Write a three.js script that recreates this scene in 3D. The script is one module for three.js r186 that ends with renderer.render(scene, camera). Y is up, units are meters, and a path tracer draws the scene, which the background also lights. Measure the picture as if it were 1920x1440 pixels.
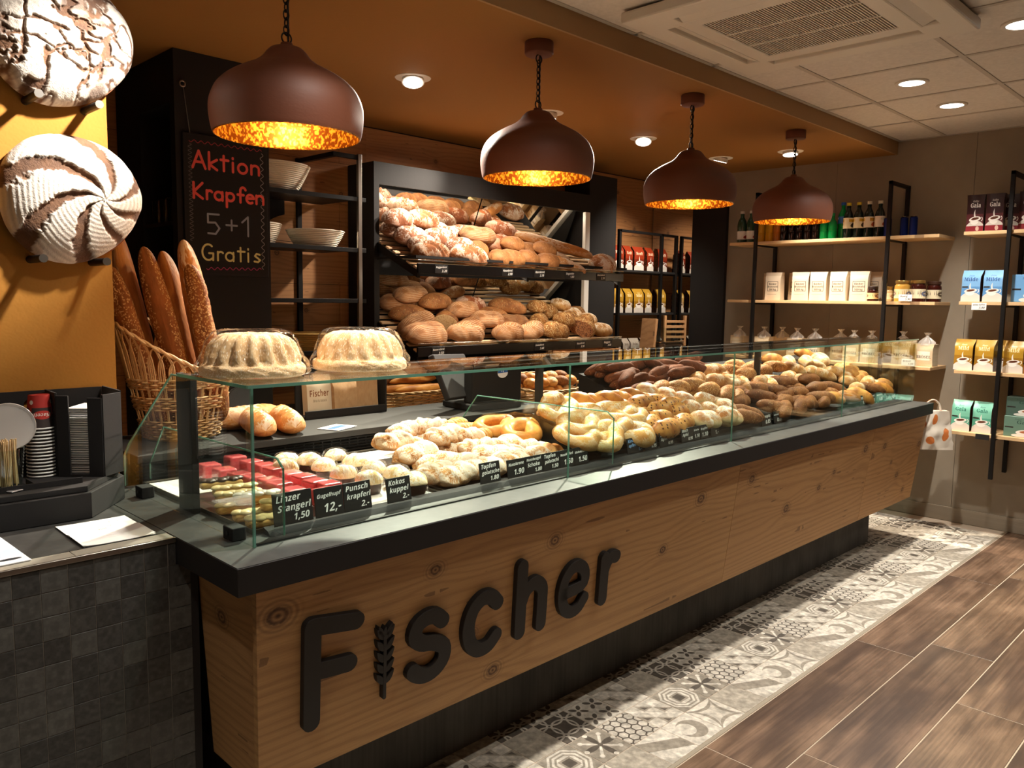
import * as THREE from 'three';
import { RoundedBoxGeometry } from 'three/addons/geometries/RoundedBoxGeometry.js';
import { mergeGeometries } from 'three/addons/utils/BufferGeometryUtils.js';
import { RectAreaLightUniformsLib } from 'three/addons/lights/RectAreaLightUniformsLib.js';

// ---------------------------------------------------------------- camera, exposure, lights of the room
const scene = new THREE.Scene();
scene.background = new THREE.Color(0x000000);
const renderer = new THREE.WebGLRenderer({ antialias: true });
renderer.toneMapping = THREE.LinearToneMapping;
renderer.toneMappingExposure = 1.0;
renderer.shadowMap.enabled = true;
RectAreaLightUniformsLib.init();

const camera = new THREE.PerspectiveCamera(50.99, 4 / 3, 0.05, 60);
{
  const yaw = THREE.MathUtils.degToRad(45.1475), pitch = THREE.MathUtils.degToRad(-5.9988), roll = THREE.MathUtils.degToRad(0.8193);
  const fwd = new THREE.Vector3(Math.sin(yaw) * Math.cos(pitch), Math.sin(pitch), -Math.cos(yaw) * Math.cos(pitch));
  const rt = new THREE.Vector3(Math.cos(yaw), 0, Math.sin(yaw));
  const up = new THREE.Vector3().crossVectors(rt, fwd);
  const r2 = rt.clone().multiplyScalar(Math.cos(roll)).addScaledVector(up, Math.sin(roll));
  const u2 = up.clone().multiplyScalar(Math.cos(roll)).addScaledVector(rt, -Math.sin(roll));
  camera.quaternion.setFromRotationMatrix(new THREE.Matrix4().makeBasis(r2, u2, fwd.clone().negate()));
  camera.position.set(0, 1.5, 0);
}
scene.add(camera);

// intensities of the lamp kinds (each lamp's own light is made with its fitting further down)
const WARM = new THREE.Color(1.0, 0.88, 0.74), NEUTRAL = new THREE.Color(1.0, 0.945, 0.87), AMBER = new THREE.Color(1.0, 0.62, 0.26);
const DOWNLIGHT_CD = 11, SOFFIT_CD = 50, LOAF_CD = 26, PENDANT_CD = 0.5, RACK_NITS = 26;
function spot(color, cd, [x, y, z], [tx, ty, tz], angle, penumbra = 0.5, radius = 2) {
  const l = new THREE.SpotLight(color, cd, 0, THREE.MathUtils.degToRad(angle), penumbra, 2);
  l.position.set(x, y, z); l.target.position.set(tx, ty, tz);
  l.castShadow = true; l.shadow.radius = radius; l.shadow.mapSize.set(1024, 1024); l.shadow.bias = -0.0005;
  scene.add(l); scene.add(l.target);
  return l;
}

// ---------------------------------------------------------------- helpers
const V = (x, y, z) => new THREE.Vector3(x, y, z);
const PI = Math.PI;
function rng(seed) { let a = seed >>> 0; return () => { a |= 0; a = a + 0x6D2B79F5 | 0; let t = Math.imul(a ^ a >>> 15, 1 | a); t = t + Math.imul(t ^ t >>> 7, 61 | t) ^ t; return ((t ^ t >>> 14) >>> 0) / 4294967296; }; }
const taken = {};
function numbered(name) { const n = taken[name] = (taken[name] ?? -1) + 1; return n ? `${name}_${String(n).padStart(3, '0')}` : name; }
function shade(o) { o.castShadow = true; o.receiveShadow = true; return o; }
function part(name, geo, mat, parent, pos) { const m = shade(new THREE.Mesh(geo, mat)); m.name = name; if (pos) m.position.set(...pos); parent.add(m); return m; }
function thing(name, label, category, pos = [0, 0, 0], turn = 0, group) {
  const o = new THREE.Group(); o.name = numbered(name); scene.add(o);
  o.position.set(...pos); o.rotation.y = turn; o.userData = { label, category };
  if (group) o.userData.group = group;
  return o;
}
function single(name, label, category, geo, mat, pos = [0, 0, 0], turn = 0, group) {
  const m = shade(new THREE.Mesh(geo, mat)); m.name = numbered(name); scene.add(m);
  m.position.set(...pos); m.rotation.y = turn; m.userData = { label, category };
  if (group) m.userData.group = group;
  return m;
}
function struct(name, label, category, geo, mat, pos = [0, 0, 0]) {
  const m = geo ? shade(new THREE.Mesh(geo, mat)) : new THREE.Group();
  m.name = name; m.position.set(...pos); m.userData = { kind: 'structure', label, category }; scene.add(m); return m;
}
const ORD = ['first', 'second', 'third', 'fourth', 'fifth', 'sixth', 'seventh', 'eighth', 'ninth', 'tenth', 'eleventh', 'twelfth', 'thirteenth', 'fourteenth', 'fifteenth', 'sixteenth', 'seventeenth', 'eighteenth', 'nineteenth', 'twentieth', 'twenty-first', 'twenty-second', 'twenty-third', 'twenty-fourth', 'twenty-fifth', 'twenty-sixth', 'twenty-seventh', 'twenty-eighth', 'twenty-ninth', 'thirtieth'];
// box between two corners, uv in metres on every face
function box(x0, y0, z0, x1, y1, z1) {
  const g = new THREE.BoxGeometry(x1 - x0, y1 - y0, z1 - z0); g.translate((x0 + x1) / 2, (y0 + y1) / 2, (z0 + z1) / 2);
  const p = g.attributes.position, n = g.attributes.normal, uv = g.attributes.uv;
  for (let i = 0; i < p.count; i++) {
    const X = p.getX(i), Y = p.getY(i), Z = p.getZ(i);
    if (Math.abs(n.getX(i)) > 0.5) uv.setXY(i, Z, Y); else if (Math.abs(n.getY(i)) > 0.5) uv.setXY(i, X, Z); else uv.setXY(i, X, Y);
  }
  return g;
}
function rbox(w, h, d, r = 0.004, seg = 2) { return new RoundedBoxGeometry(w, h, d, seg, Math.min(r, w / 2.01, h / 2.01, d / 2.01)); }
const rbox2 = (x0, y0, z0, x1, y1, z1, r = 0.004) => rbox(x1 - x0, y1 - y0, z1 - z0, r).translate((x0 + x1) / 2, (y0 + y1) / 2, (z0 + z1) / 2);
function merge(list) { return mergeGeometries(list.map((g) => { const q = g.index ? g.toNonIndexed() : g; for (const k of Object.keys(q.attributes)) if (!['position', 'normal', 'uv'].includes(k)) q.deleteAttribute(k); q.morphAttributes = {}; return q; })); }
function lathe(pts, seg = 28) { return new THREE.LatheGeometry(pts.map(([x, y]) => new THREE.Vector2(x, y)), seg); }
function tube(pts, r, seg = 24, rad = 6, closed = false) { return new THREE.TubeGeometry(new THREE.CatmullRomCurve3(pts.map((p) => V(...p)), closed), seg, r, rad, closed); }
function rod(a, b, r, rad = 8) {
  const A = V(...a), B = V(...b), d = B.clone().sub(A); const g = new THREE.CylinderGeometry(r, r, d.length(), rad);
  g.applyQuaternion(new THREE.Quaternion().setFromUnitVectors(V(0, 1, 0), d.clone().normalize())); g.translate((A.x + B.x) / 2, (A.y + B.y) / 2, (A.z + B.z) / 2); return g;
}

// ---------------------------------------------------------------- noise and textures
function lattice(seed, n = 64) {
  const r = rng(seed), a = new Float32Array(n * n); for (let i = 0; i < a.length; i++) a[i] = r();
  return (x, y, per = n) => {
    const xi = Math.floor(x), yi = Math.floor(y), fx = x - xi, fy = y - yi, u = fx * fx * (3 - 2 * fx), v = fy * fy * (3 - 2 * fy);
    const w = (i, j) => a[((((j % per) + per) % per) % n) * n + ((((i % per) + per) % per) % n)];
    return (w(xi, yi) * (1 - u) + w(xi + 1, yi) * u) * (1 - v) + (w(xi, yi + 1) * (1 - u) + w(xi + 1, yi + 1) * u) * v;
  };
}
const N1 = lattice(11), N2 = lattice(23), N3 = lattice(37);
function fbm(N, x, y, oct = 4, per = 64) { let s = 0, a = 0.5, f = 1; for (let i = 0; i < oct; i++) { s += a * N(x * f, y * f, per * f); a *= 0.5; f *= 2; } return s; }
const clamp = (v, a = 0, b = 1) => Math.min(b, Math.max(a, v));
const sstep = (a, b, v) => { const t = clamp((v - a) / (b - a)); return t * t * (3 - 2 * t); };
const mix = (a, b, t) => a + (b - a) * t;
const mix3 = (a, b, t) => [mix(a[0], b[0], t), mix(a[1], b[1], t), mix(a[2], b[2], t)];
function dataTex(w, h, fn, srgb = true) {
  const d = new Uint8Array(w * h * 4);
  for (let j = 0; j < h; j++) for (let i = 0; i < w; i++) {
    const c = fn(i / w, j / h, i, j), k = (j * w + i) * 4;
    d[k] = clamp(c[0], 0, 255); d[k + 1] = clamp(c[1], 0, 255); d[k + 2] = clamp(c[2], 0, 255); d[k + 3] = 255;
  }
  const t = new THREE.DataTexture(d, w, h, THREE.RGBAFormat); t.magFilter = THREE.LinearFilter; t.minFilter = THREE.LinearMipmapLinearFilter; t.generateMipmaps = true;
  t.wrapS = t.wrapT = THREE.RepeatWrapping; if (srgb) t.colorSpace = THREE.SRGBColorSpace; t.needsUpdate = true; return t;
}
const greyTex = (w, h, fn) => dataTex(w, h, (u, v, i, j) => { const q = fn(u, v, i, j) * 255; return [q, q, q]; }, false);
function canvasTex(w, h, draw) {
  const c = document.createElement('canvas'); c.width = w; c.height = h; const g = c.getContext('2d'); draw(g, w, h);
  const t = new THREE.CanvasTexture(c); t.colorSpace = THREE.SRGBColorSpace; return t;
}
const std = (o) => new THREE.MeshStandardMaterial(o);
const phys = (o) => new THREE.MeshPhysicalMaterial(o);
const grain = greyTex(256, 256, (u, v) => 0.6 * fbm(N1, u * 16, v * 16, 4, 16) + 0.4 * N2(u * 64, v * 64, 64));

// one shared print sheet for price cards and labels: sheetCell draws into a cell and returns its uv rectangle
const sheet = document.createElement('canvas'); sheet.width = 2048; sheet.height = 1024; const sheetG = sheet.getContext('2d'); let sx = 2, sy = 2, rowH = 0;
const sheetTex = new THREE.CanvasTexture(sheet); sheetTex.colorSpace = THREE.SRGBColorSpace;
const sheetMat = new THREE.MeshStandardMaterial({ map: sheetTex, roughness: 0.55 });
function sheetCell(w, h, draw) {
  if (sx + w + 2 > 2048) { sx = 2; sy += rowH + 4; rowH = 0; }
  sheetG.save(); sheetG.beginPath(); sheetG.rect(sx, sy, w, h); sheetG.clip(); sheetG.translate(sx, sy); draw(sheetG, w, h); sheetG.restore();
  const q = [(sx + 1) / 2048, 1 - (sy + h - 1) / 1024, (sx + w - 1) / 2048, 1 - (sy + 1) / 1024]; sx += w + 4; rowH = Math.max(rowH, h); return q;
}
function onCell(geo, [a, b, c, d]) { const uv = geo.attributes.uv; for (let i = 0; i < uv.count; i++) uv.setXY(i, a + (c - a) * uv.getX(i), b + (d - b) * uv.getY(i)); return geo; }

// ---------------------------------------------------------------- materials of the room
const rep = (t, x, y) => { const c = t.clone(); c.repeat.set(x, y); c.needsUpdate = true; return c; };
const M = {};
M.ochre = std({ color: 0xa36c1e, roughness: 0.85, bumpMap: rep(grain, 3, 3), bumpScale: 0.0006 });
M.soffit = std({ color: 0x936629, roughness: 0.85, bumpMap: rep(grain, 2, 2), bumpScale: 0.0005 });
M.soffitEdge = std({ color: 0xa8855c, roughness: 0.85 });
M.greige = std({ map: dataTex(256, 256, (u, v) => { const n = fbm(N2, u * 8, v * 8, 5, 8) - 0.5; return [150 + n * 14, 137 + n * 14, 118 + n * 13]; }), roughness: 0.7 });
M.dim = std({ color: 0x6b6259, roughness: 0.9 });
M.ceil = std({ map: dataTex(256, 256, (u, v) => { const n = N1(u * 128, v * 128, 64) * 0.5 + N3(u * 64, v * 64, 64) * 0.5 - 0.5; return [214 + n * 18, 208 + n * 18, 200 + n * 18]; }), roughness: 0.95 });
M.tbar = std({ color: 0xb8b0a6, roughness: 0.6 });
M.black = std({ color: 0x15110f, roughness: 0.85, bumpMap: rep(grain, 4, 4), bumpScale: 0.0002 });
M.blackGloss = std({ color: 0x100d0c, roughness: 0.22 });
M.blackSteel = std({ color: 0x1c1a19, roughness: 0.45, metalness: 0.6 });
M.steel = std({ color: 0x9a948c, roughness: 0.32, metalness: 0.95 });
M.chrome = std({ color: 0xd8d4ce, roughness: 0.12, metalness: 1 });
M.slab = std({ map: dataTex(512, 512, (u, v) => { const n = fbm(N1, u * 12, v * 12, 5, 12) - 0.5, s = N2(u * 64, v * 64, 64) - 0.5; const q = 64 + n * 26 + s * 8; return [q, q * 0.99, q * 0.96]; }), roughness: 0.42, bumpMap: rep(grain, 2, 2), bumpScale: 0.0002 });
M.slabEdge = std({ color: 0x1d1917, roughness: 0.7 });
M.concrete = std({ map: dataTex(512, 256, (u, v) => { const n = fbm(N3, u * 10, v * 5, 5, 10) - 0.5, s = N1(u * 200 % 64, v * 6, 64) - 0.5; const q = 78 + n * 40 + s * 12; return [q, q * 0.95, q * 0.88]; }), roughness: 0.8 });
M.grout = std({ color: 0xc2b09a, roughness: 0.9 });
M.groutDark = std({ color: 0x8a8378, roughness: 0.9 });
M.mirror = std({ color: 0xe2e0da, metalness: 1, roughness: 0.02 });
M.white = std({ color: 0xe8e6e0, roughness: 0.7 });
M.acPlastic = std({ color: 0xd6cfc4, roughness: 0.45 });
M.paper = std({ color: 0xf4f2ee, roughness: 0.8 });
M.glass = phys({ color: 0xf6fbf8, transmission: 1, roughness: 0.0, ior: 1.5, thickness: 0, metalness: 0 });
M.glassEdge = phys({ color: 0x8fc4b2, transmission: 0.6, roughness: 0.12, ior: 1.5, thickness: 0 });
M.film = phys({ color: 0xffffff, transmission: 1, roughness: 0.05, ior: 1.35, thickness: 0 });

// timber of the counter front and back wall: long fibres, year rings that bend round the knots
function timber(seed, W, H, wide, high, base, dark, knots, flow = 5) {
  const n1 = lattice(seed), n2 = lattice(seed + 5);
  return dataTex(W, H, (u, v) => {
    const x = u * wide, y = v * high; let warp = 0, k = 0;
    for (const [kx, ky, kr] of knots) {
      const dx = (x - kx) / 2.3, dy = y - ky, d2 = dx * dx + dy * dy;
      warp += dy * Math.exp(-d2 / (kr * kr * 9)) * 2.4;
      const dd = Math.sqrt((x - kx) * (x - kx) / 1.7 + dy * dy) / kr; k = Math.max(k, sstep(1.15, 0.5, dd + (n2(x * 160, y * 160) - 0.5) * 0.3) * (0.6 + 0.4 * Math.cos(dd * 9)), 0.35 * sstep(2.3, 1.1, dd) * (0.5 + 0.5 * Math.cos(dd * 13)));
    }
    const yy = y + warp * 0.5 + (fbm(n1, x * 0.7, y * flow, 3) - 0.5) * 0.13;
    const rings = Math.pow(0.5 + 0.5 * Math.sin(yy * 210 + fbm(n2, x * 1.3, y * 9, 3) * 6), 2.2);
    const fibre = n2(x * 26, y * 900) * 0.5 + n1(x * 8, y * 420) * 0.5;
    const blot = fbm(n2, x * 1.6, y * 3, 3);
    let c = mix3(base, dark, clamp(rings * 0.24 + (fibre - 0.5) * 0.34 + (blot - 0.5) * 0.5 + 0.1));
    const crack = n1(x * 5.5, y * 60) > 0.93 && n2(x * 30, y * 10) > 0.45 ? 0.35 : 0;
    c = mix3(c, [58, 34, 20], Math.max(k * 0.85, crack));
    return c;
  });
}
M.front = [
  std({ map: timber(101, 2048, 640, 2.28, 0.56, [198, 154, 100], [130, 90, 52], [[0.06, 0.47, 0.028], [0.55, 0.47, 0.018], [1.06, 0.45, 0.02], [1.24, 0.18, 0.012], [0.72, 0.22, 0.014], [1.72, 0.27, 0.017], [1.95, 0.44, 0.022], [0.83, 0.06, 0.02]]), roughness: 0.62 }),
  std({ map: timber(211, 1536, 640, 1.72, 0.56, [194, 150, 98], [126, 86, 50], [[0.12, 0.46, 0.02], [0.52, 0.25, 0.022], [0.86, 0.30, 0.016], [1.02, 0.36, 0.014], [1.4, 0.44, 0.024], [1.55, 0.2, 0.02]], 7), roughness: 0.62 }),
  std({ map: timber(307, 1024, 640, 0.98, 0.56, [190, 145, 94], [118, 80, 46], [[0.2, 0.42, 0.02], [0.5, 0.2, 0.02], [0.8, 0.36, 0.022], [0.36, 0.3, 0.012], [0.66, 0.08, 0.016]], 7), roughness: 0.62 })];
M.backWood = std({ map: timber(401, 1024, 1024, 1.6, 1.2, [182, 128, 78], [128, 82, 46], [[0.3, 0.3, 0.02], [0.9, 0.5, 0.018], [1.3, 0.15, 0.02], [0.6, 0.9, 0.022], [1.1, 1.0, 0.015]]), roughness: 0.65 });
M.paleWood = std({ map: timber(503, 512, 256, 1.6, 0.34, [214, 178, 130], [176, 134, 88], []), roughness: 0.6 });
M.crateWood = std({ map: timber(517, 512, 256, 0.8, 0.3, [206, 160, 112], [158, 112, 70], []), roughness: 0.7 });

// wood-look porcelain planks
M.plank = [0, 1, 2, 3].map((k) => std({
  map: dataTex(1024, 256, (u, v) => {
    const a = fbm(N1, u * 7 + k * 9, v * 3 + k * 5, 5), b = fbm(N2, u * 3 + k * 3, v * 34, 4), s = N3(u * 60, v * 220), st = fbm(N3, u * 2.2 + k * 7, v * 2 + k, 4);
    let c = mix3([88, 67, 51], [148, 119, 95], clamp((a - 0.5) * 1.5 + (b - 0.5) * 1.0 + (s - 0.5) * 0.22 + 0.5));
    return mix3(c, [66, 49, 40], sstep(0.5, 0.72, st) * 0.55);
  }), roughness: 0.38, bumpMap: grain, bumpScale: 0.0002,
}));
M.mosaic = [0, 1, 2, 3, 4].map((k) => std({
  map: dataTex(128, 128, (u, v) => { const n = fbm(N1, u * 6 + k * 11, v * 6 + k * 7, 5), q = [70, 62, 78, 66, 84][k] + (n - 0.5) * 44; return [q, q * 0.985, q * 0.93]; }), roughness: 0.55,
}));

// ---------------------------------------------------------------- room: floor
const XL = -1.6, XR = 6.083, ZB = -4.3, ZF = 2.2, YC = 2.655, YS = 2.563;
function patternTile(seed, draw) {
  return std({
    map: canvasTex(256, 256, (g, w, h) => {
      draw(g, w, h);
      const im = g.getImageData(0, 0, w, h), d = im.data;
      for (let j = 0; j < h; j++) for (let i = 0; i < w; i++) {
        const n = fbm(N1, i / 26 + seed * 7, j / 26 + seed * 3, 5) - 0.5, s = N2(i / 1.6 + seed, j / 1.6) - 0.5, k = (j * w + i) * 4;
        for (let c = 0; c < 3; c++) d[k + c] = clamp(d[k + c] * (1 + n * 0.5 + s * 0.1) + (c === 0 ? 2 : c === 2 ? -5 : 0), 0, 255);
      }
      g.putImageData(im, 0, 0);
    }), roughness: 0.6,
  });
}
const LG = '#bdb6ab', MG = '#928a7f', DG = '#524b45', PG = '#cfc8bd';
const fillAll = (g, c) => { g.fillStyle = c; g.fillRect(0, 0, 256, 256); };
const poly = (g, pts, c) => { g.fillStyle = c; g.beginPath(); pts.forEach(([x, y], i) => i ? g.lineTo(x, y) : g.moveTo(x, y)); g.closePath(); g.fill(); };
const tileKinds = {
  target: patternTile(1, (g) => { fillAll(g, MG); const oct = (r, c) => poly(g, [[128 - r, 128 - r * .45], [128 - r * .45, 128 - r], [128 + r * .45, 128 - r], [128 + r, 128 - r * .45], [128 + r, 128 + r * .45], [128 + r * .45, 128 + r], [128 - r * .45, 128 + r], [128 - r, 128 + r * .45]], c); oct(118, PG); oct(104, MG); oct(92, PG); oct(78, MG); oct(66, PG); g.fillStyle = MG; g.fillRect(82, 82, 92, 92); g.fillStyle = DG; g.fillRect(96, 96, 64, 64); }),
  flower: patternTile(2, (g) => { fillAll(g, MG); for (let k = 0; k < 8; k++) { g.save(); g.translate(128, 128); g.rotate(k * PI / 4); g.fillStyle = k % 2 ? PG : DG; g.beginPath(); g.ellipse(0, -70, k % 2 ? 9 : 20, 56, 0, 0, PI * 2); g.fill(); g.fillStyle = PG; g.beginPath(); g.arc(0, -112, 15, 0, PI * 2); g.fill(); g.restore(); } g.fillStyle = DG; g.beginPath(); g.arc(128, 128, 15, 0, PI * 2); g.fill(); }),
  hex: patternTile(3, (g) => { fillAll(g, LG); g.strokeStyle = DG; g.lineWidth = 9; const r = 35; for (let j = -1; j < 6; j++) for (let i = -1; i < 6; i++) { const cx = i * r * 1.732 + (j % 2 ? r * 0.866 : 0), cy = j * r * 1.5; g.beginPath(); for (let k = 0; k < 6; k++) { const a = PI / 6 + k * PI / 3; k ? g.lineTo(cx + r * Math.cos(a), cy + r * Math.sin(a)) : g.moveTo(cx + r * Math.cos(a), cy + r * Math.sin(a)); } g.closePath(); g.stroke(); } }),
  triangle: patternTile(4, (g) => { fillAll(g, LG); for (let j = 0; j < 3; j++) for (let i = 0; i < 3; i++) { const x = i * 85, y = j * 85; poly(g, [[x, y], [x + 85, y], [x, y + 85]], (i + j) % 2 ? MG : PG); if ((i + j) % 2) poly(g, [[x + 18, y + 12], [x + 55, y + 12], [x + 18, y + 50]], DG); } }),
  star: patternTile(5, (g) => { fillAll(g, PG); g.fillStyle = MG; g.beginPath(); g.moveTo(0, 0); g.quadraticCurveTo(128, 96, 256, 0); g.quadraticCurveTo(160, 128, 256, 256); g.quadraticCurveTo(128, 160, 0, 256); g.quadraticCurveTo(96, 128, 0, 0); g.fill(); g.fillStyle = LG; g.beginPath(); g.moveTo(34, 34); g.quadraticCurveTo(128, 112, 222, 34); g.quadraticCurveTo(144, 128, 222, 222); g.quadraticCurveTo(128, 144, 34, 222); g.quadraticCurveTo(112, 128, 34, 34); g.fill(); }),
  plain: patternTile(6, (g) => fillAll(g, '#aaa296')),
  band: patternTile(7, (g) => { fillAll(g, PG); poly(g, [[0, 150], [256, 20], [256, 120], [0, 250]], MG); poly(g, [[0, 0], [120, 0], [0, 62]], LG); }),
  disc: patternTile(8, (g) => { fillAll(g, PG); g.fillStyle = MG; g.beginPath(); g.arc(128, 128, 92, 0, PI * 2); g.fill(); g.fillStyle = PG; g.beginPath(); g.arc(160, 110, 60, 0, PI * 2); g.fill(); }),
  lattice: patternTile(9, (g) => { fillAll(g, DG); g.strokeStyle = LG; g.lineWidth = 13; for (let j = 0; j <= 2; j++) for (let i = 0; i <= 2; i++) { g.beginPath(); g.arc(i * 128, j * 128, 78, 0, PI * 2); g.stroke(); } }),
  leaf: patternTile(10, (g) => { fillAll(g, LG); for (let j = 0; j < 2; j++) for (let i = 0; i < 2; i++) for (let k = 0; k < 4; k++) { g.save(); g.translate(64 + i * 128, 64 + j * 128); g.rotate(PI / 4 + k * PI / 2); g.fillStyle = DG; g.beginPath(); g.ellipse(0, -36, 14, 26, 0, 0, PI * 2); g.fill(); g.restore(); } }),
};
const floor = struct('floor', 'brown plank tiles with a strip of grey patterned tiles by the counter', 'floor', box(XL, -0.12, ZB, XR, -0.0016, ZF), M.grout);
{
  const T = 0.1585, gap = 0.0015, geo = rbox(T - 2 * gap, 0.012, T - 2 * gap, 0.0012, 1);
  { const p = geo.attributes.position, uv = geo.attributes.uv; for (let i = 0; i < p.count; i++) uv.setXY(i, p.getX(i) / T + 0.5, p.getZ(i) / T + 0.5); }
  const rows = [['star', 'plain', 'band', 'disc'], ['target', 'flower', 'hex', 'triangle'], ['plain', 'lattice', 'leaf', 'triangle'], ['lattice', 'leaf', 'triangle', 'plain'], ['hex', 'star', 'plain', 'target'], ['plain', 'flower', 'band', 'leaf'], ['disc', 'triangle', 'lattice', 'star']];
  rows.forEach((kinds, r) => {
    const z = -1.4455 - r * T;
    for (let j = -22; j < 27; j++) {
      const x = 1.904 + j * T; if (x + T / 2 > XR) continue; if (r > 3 && x < 4.9) continue;
      const m = part('patterned_tile', geo, tileKinds[kinds[((j % 4) + 4) % 4]], floor, [x, -0.006, z]); m.rotation.y = ((j * 7 + r * 3) % 2) * PI;
    }
  });
  // metal edging between the two floors and the planks
  part('edge_strip', box(XL, -0.008, -1.3655, XR, 0.0005, -1.3515), std({ color: 0xb4a894, roughness: 0.4, metalness: 0.3 }), floor);
  const PW = 0.2495, PL = 1.262, g2 = 0.0024, offs = [4.836, 3.78, 3.274, 4.42, 3.62, 4.1, 3.3, 4.6, 3.9, 3.1, 4.3, 3.7, 4.8, 3.5];
  const variants = [0, 1].map((k) => { const q = rbox(PL - 2 * g2, 0.012, PW - 2 * g2, 0.0012, 1); const p = q.attributes.position, uv = q.attributes.uv; for (let i = 0; i < p.count; i++) uv.setXY(i, (p.getX(i) / PL + 0.5) * 0.96 + 0.02, (p.getZ(i) / PW + 0.5) * (k ? -0.96 : 0.96)); return q; });
  for (let r = 0; r < 14; r++) {
    const z = -1.349 + PW * (r + 0.5);
    for (let k = -5; k <= 2; k++) {
      let x0 = offs[r] + k * PL, x1 = x0 + PL; if (x1 < XL + 0.1 || x0 > XR) continue;
      const cx0 = Math.max(x0, XL), cx1 = Math.min(x1, XR), w = cx1 - cx0; if (w < 0.02) continue;
      const m = part('floor_plank', variants[(r + k + 20) % 2], M.plank[(r * 5 + k * 3 + 40) % 4], floor, [(cx0 + cx1) / 2, -0.006, z]); m.scale.x = w / PL;
    }
  }
}
// ---------------------------------------------------------------- walls
const wallBack = struct('wall_back', 'back wall clad in reddish brown timber boards', 'wall', box(XL, 0, ZB - 0.12, XR + 0.1, 2.9, ZB - 0.012), M.black);
for (let r = 0; r < 9; r++) for (let k = 0; k < 3; k++) {
  const bx = 0.9 + (r % 2) * 0.5 + k * 1.9, w = Math.min(1.9, XR - bx), y0 = 0.35 + r * 0.245; if (w < 0.1) continue;
  part('wall_board', box(bx + 0.001, y0 + 0.001, ZB - 0.012, bx + w - 0.001, Math.min(y0 + 0.2435, 2.6), ZB), M.backWood, wallBack);
}
const wallRight = struct('wall_right', 'greige panelled wall behind the grocery shelves', 'wall', box(XR + 0.012, 0, ZB - 0.1, XR + 0.12, 2.9, ZF), M.groutDark);
[[-4.3, -3.58], [-3.58, -2.642], [-2.642, -1.705], [-1.705, -0.77], [-0.77, 0.17], [0.17, 1.1], [1.1, 2.2]].forEach(([a, b]) => part('wall_panel', box(XR, 0, a + 0.0012, XR + 0.012, 2.7, b - 0.0012), M.greige, wallRight));
struct('baseboard_right', 'low greige skirting along the panelled wall', 'skirting', rbox2(XR - 0.014, 0, -3.5, XR, 0.10, ZF, 0.003), M.greige);
struct('wall_left', 'dark side wall of the shop beside the counter', 'wall', box(XL - 0.1, 0, ZB - 0.1, XL, 2.9, ZF), M.dim);
struct('wall_front', 'shop front wall opposite the counter', 'wall', box(XL - 0.1, 0, ZF, XR + 0.1, 2.9, ZF + 0.1), M.dim);
struct('wall_ochre', 'ochre yellow partition wall with two loaves on pegs', 'wall', box(XL, 0, -2.75, 0.905, YS, -2.65), M.ochre);
// ---------------------------------------------------------------- ceiling: grid of mineral tiles, dropped orange soffit over the counter
const ceiling = struct('ceiling', 'white suspended grid ceiling over the sales floor', 'ceiling', box(XL - 0.1, YC + 0.02, -2.215, XR + 0.1, YC + 0.12, ZF + 0.1), M.dim);
{
  const T = 0.634, xs = [], zs = [];
  for (let x = 4.216 - 10 * T; x < XR; x += T) xs.push(x); for (let z = -1.905; z < ZF + T; z += T) zs.push(z);
  const bars = [];
  xs.forEach((x) => bars.push(box(x - 0.012, YC - 0.004, -2.21, x + 0.012, YC + 0.02, ZF)));
  zs.forEach((z) => { if (z < ZF) bars.push(box(XL, YC - 0.004, z - 0.012, XR, YC + 0.02, z + 0.012)); });
  bars.push(box(XL, YC - 0.004, -2.212, XR, YC + 0.02, -2.19)); bars.push(box(XR - 0.02, YC - 0.004, -2.21, XR, YC + 0.02, ZF));
  part('grid_bars', merge(bars), M.tbar, ceiling);
  const X = [XL, ...xs.filter((x) => x > XL + 0.05), XR], Z = [-2.2, ...zs.filter((z) => z < ZF), ZF];
  for (let i = 0; i + 1 < X.length; i++) for (let j = 0; j + 1 < Z.length; j++) {
    if (X[i + 1] - X[i] < 0.03) continue;
    part('ceiling_tile', box(X[i] + 0.008, YC, Z[j] + 0.008, X[i + 1] - 0.008, YC + 0.015, Z[j + 1] - 0.008), M.ceil, ceiling);
  }
}
const soffit = struct('ceiling_soffit', 'dropped orange painted soffit above the bakery counter', 'ceiling', box(XL - 0.1, YS, ZB - 0.1, XR + 0.1, YC + 0.12, -2.226), M.soffit);
part('edge_board', box(XL - 0.1, YS, -2.226, XR + 0.1, YC, -2.214), M.soffitEdge, soffit);

// ---------------------------------------------------------------- ceiling lamps
M.lampGlow = std({ color: 0xffffff, emissive: new THREE.Color(1, 0.93, 0.82), emissiveIntensity: 7 });
M.lampRing = std({ color: 0xcfc6ba, roughness: 0.4 });
const ringGeo = lathe([[0.062, 0.004], [0.062, -0.004], [0.078, -0.006], [0.082, 0.0], [0.082, 0.004]], 32), lensGeo = new THREE.CylinderGeometry(0.062, 0.062, 0.003, 32);
const down = [[4.53, -1.6, 'recessed downlight in the white ceiling beside the air conditioner'], [5.18, -1.6, 'recessed downlight in the white ceiling closest to the panelled wall'], [3.9, -0.955, 'recessed downlight in the white ceiling further into the sales floor'],
  [2.63, -0.955, 'recessed downlight in the white ceiling out over the plank floor'], [1.36, -1.6, 'recessed downlight in the white ceiling above the glass corner'], [2.0, -1.6, 'recessed downlight in the white ceiling above the wheat ear'], [0.1, -0.955, 'recessed downlight in the white ceiling near the tiled counter'], [5.18, 0.3, 'recessed downlight in the white ceiling towards the shop front']];
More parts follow.
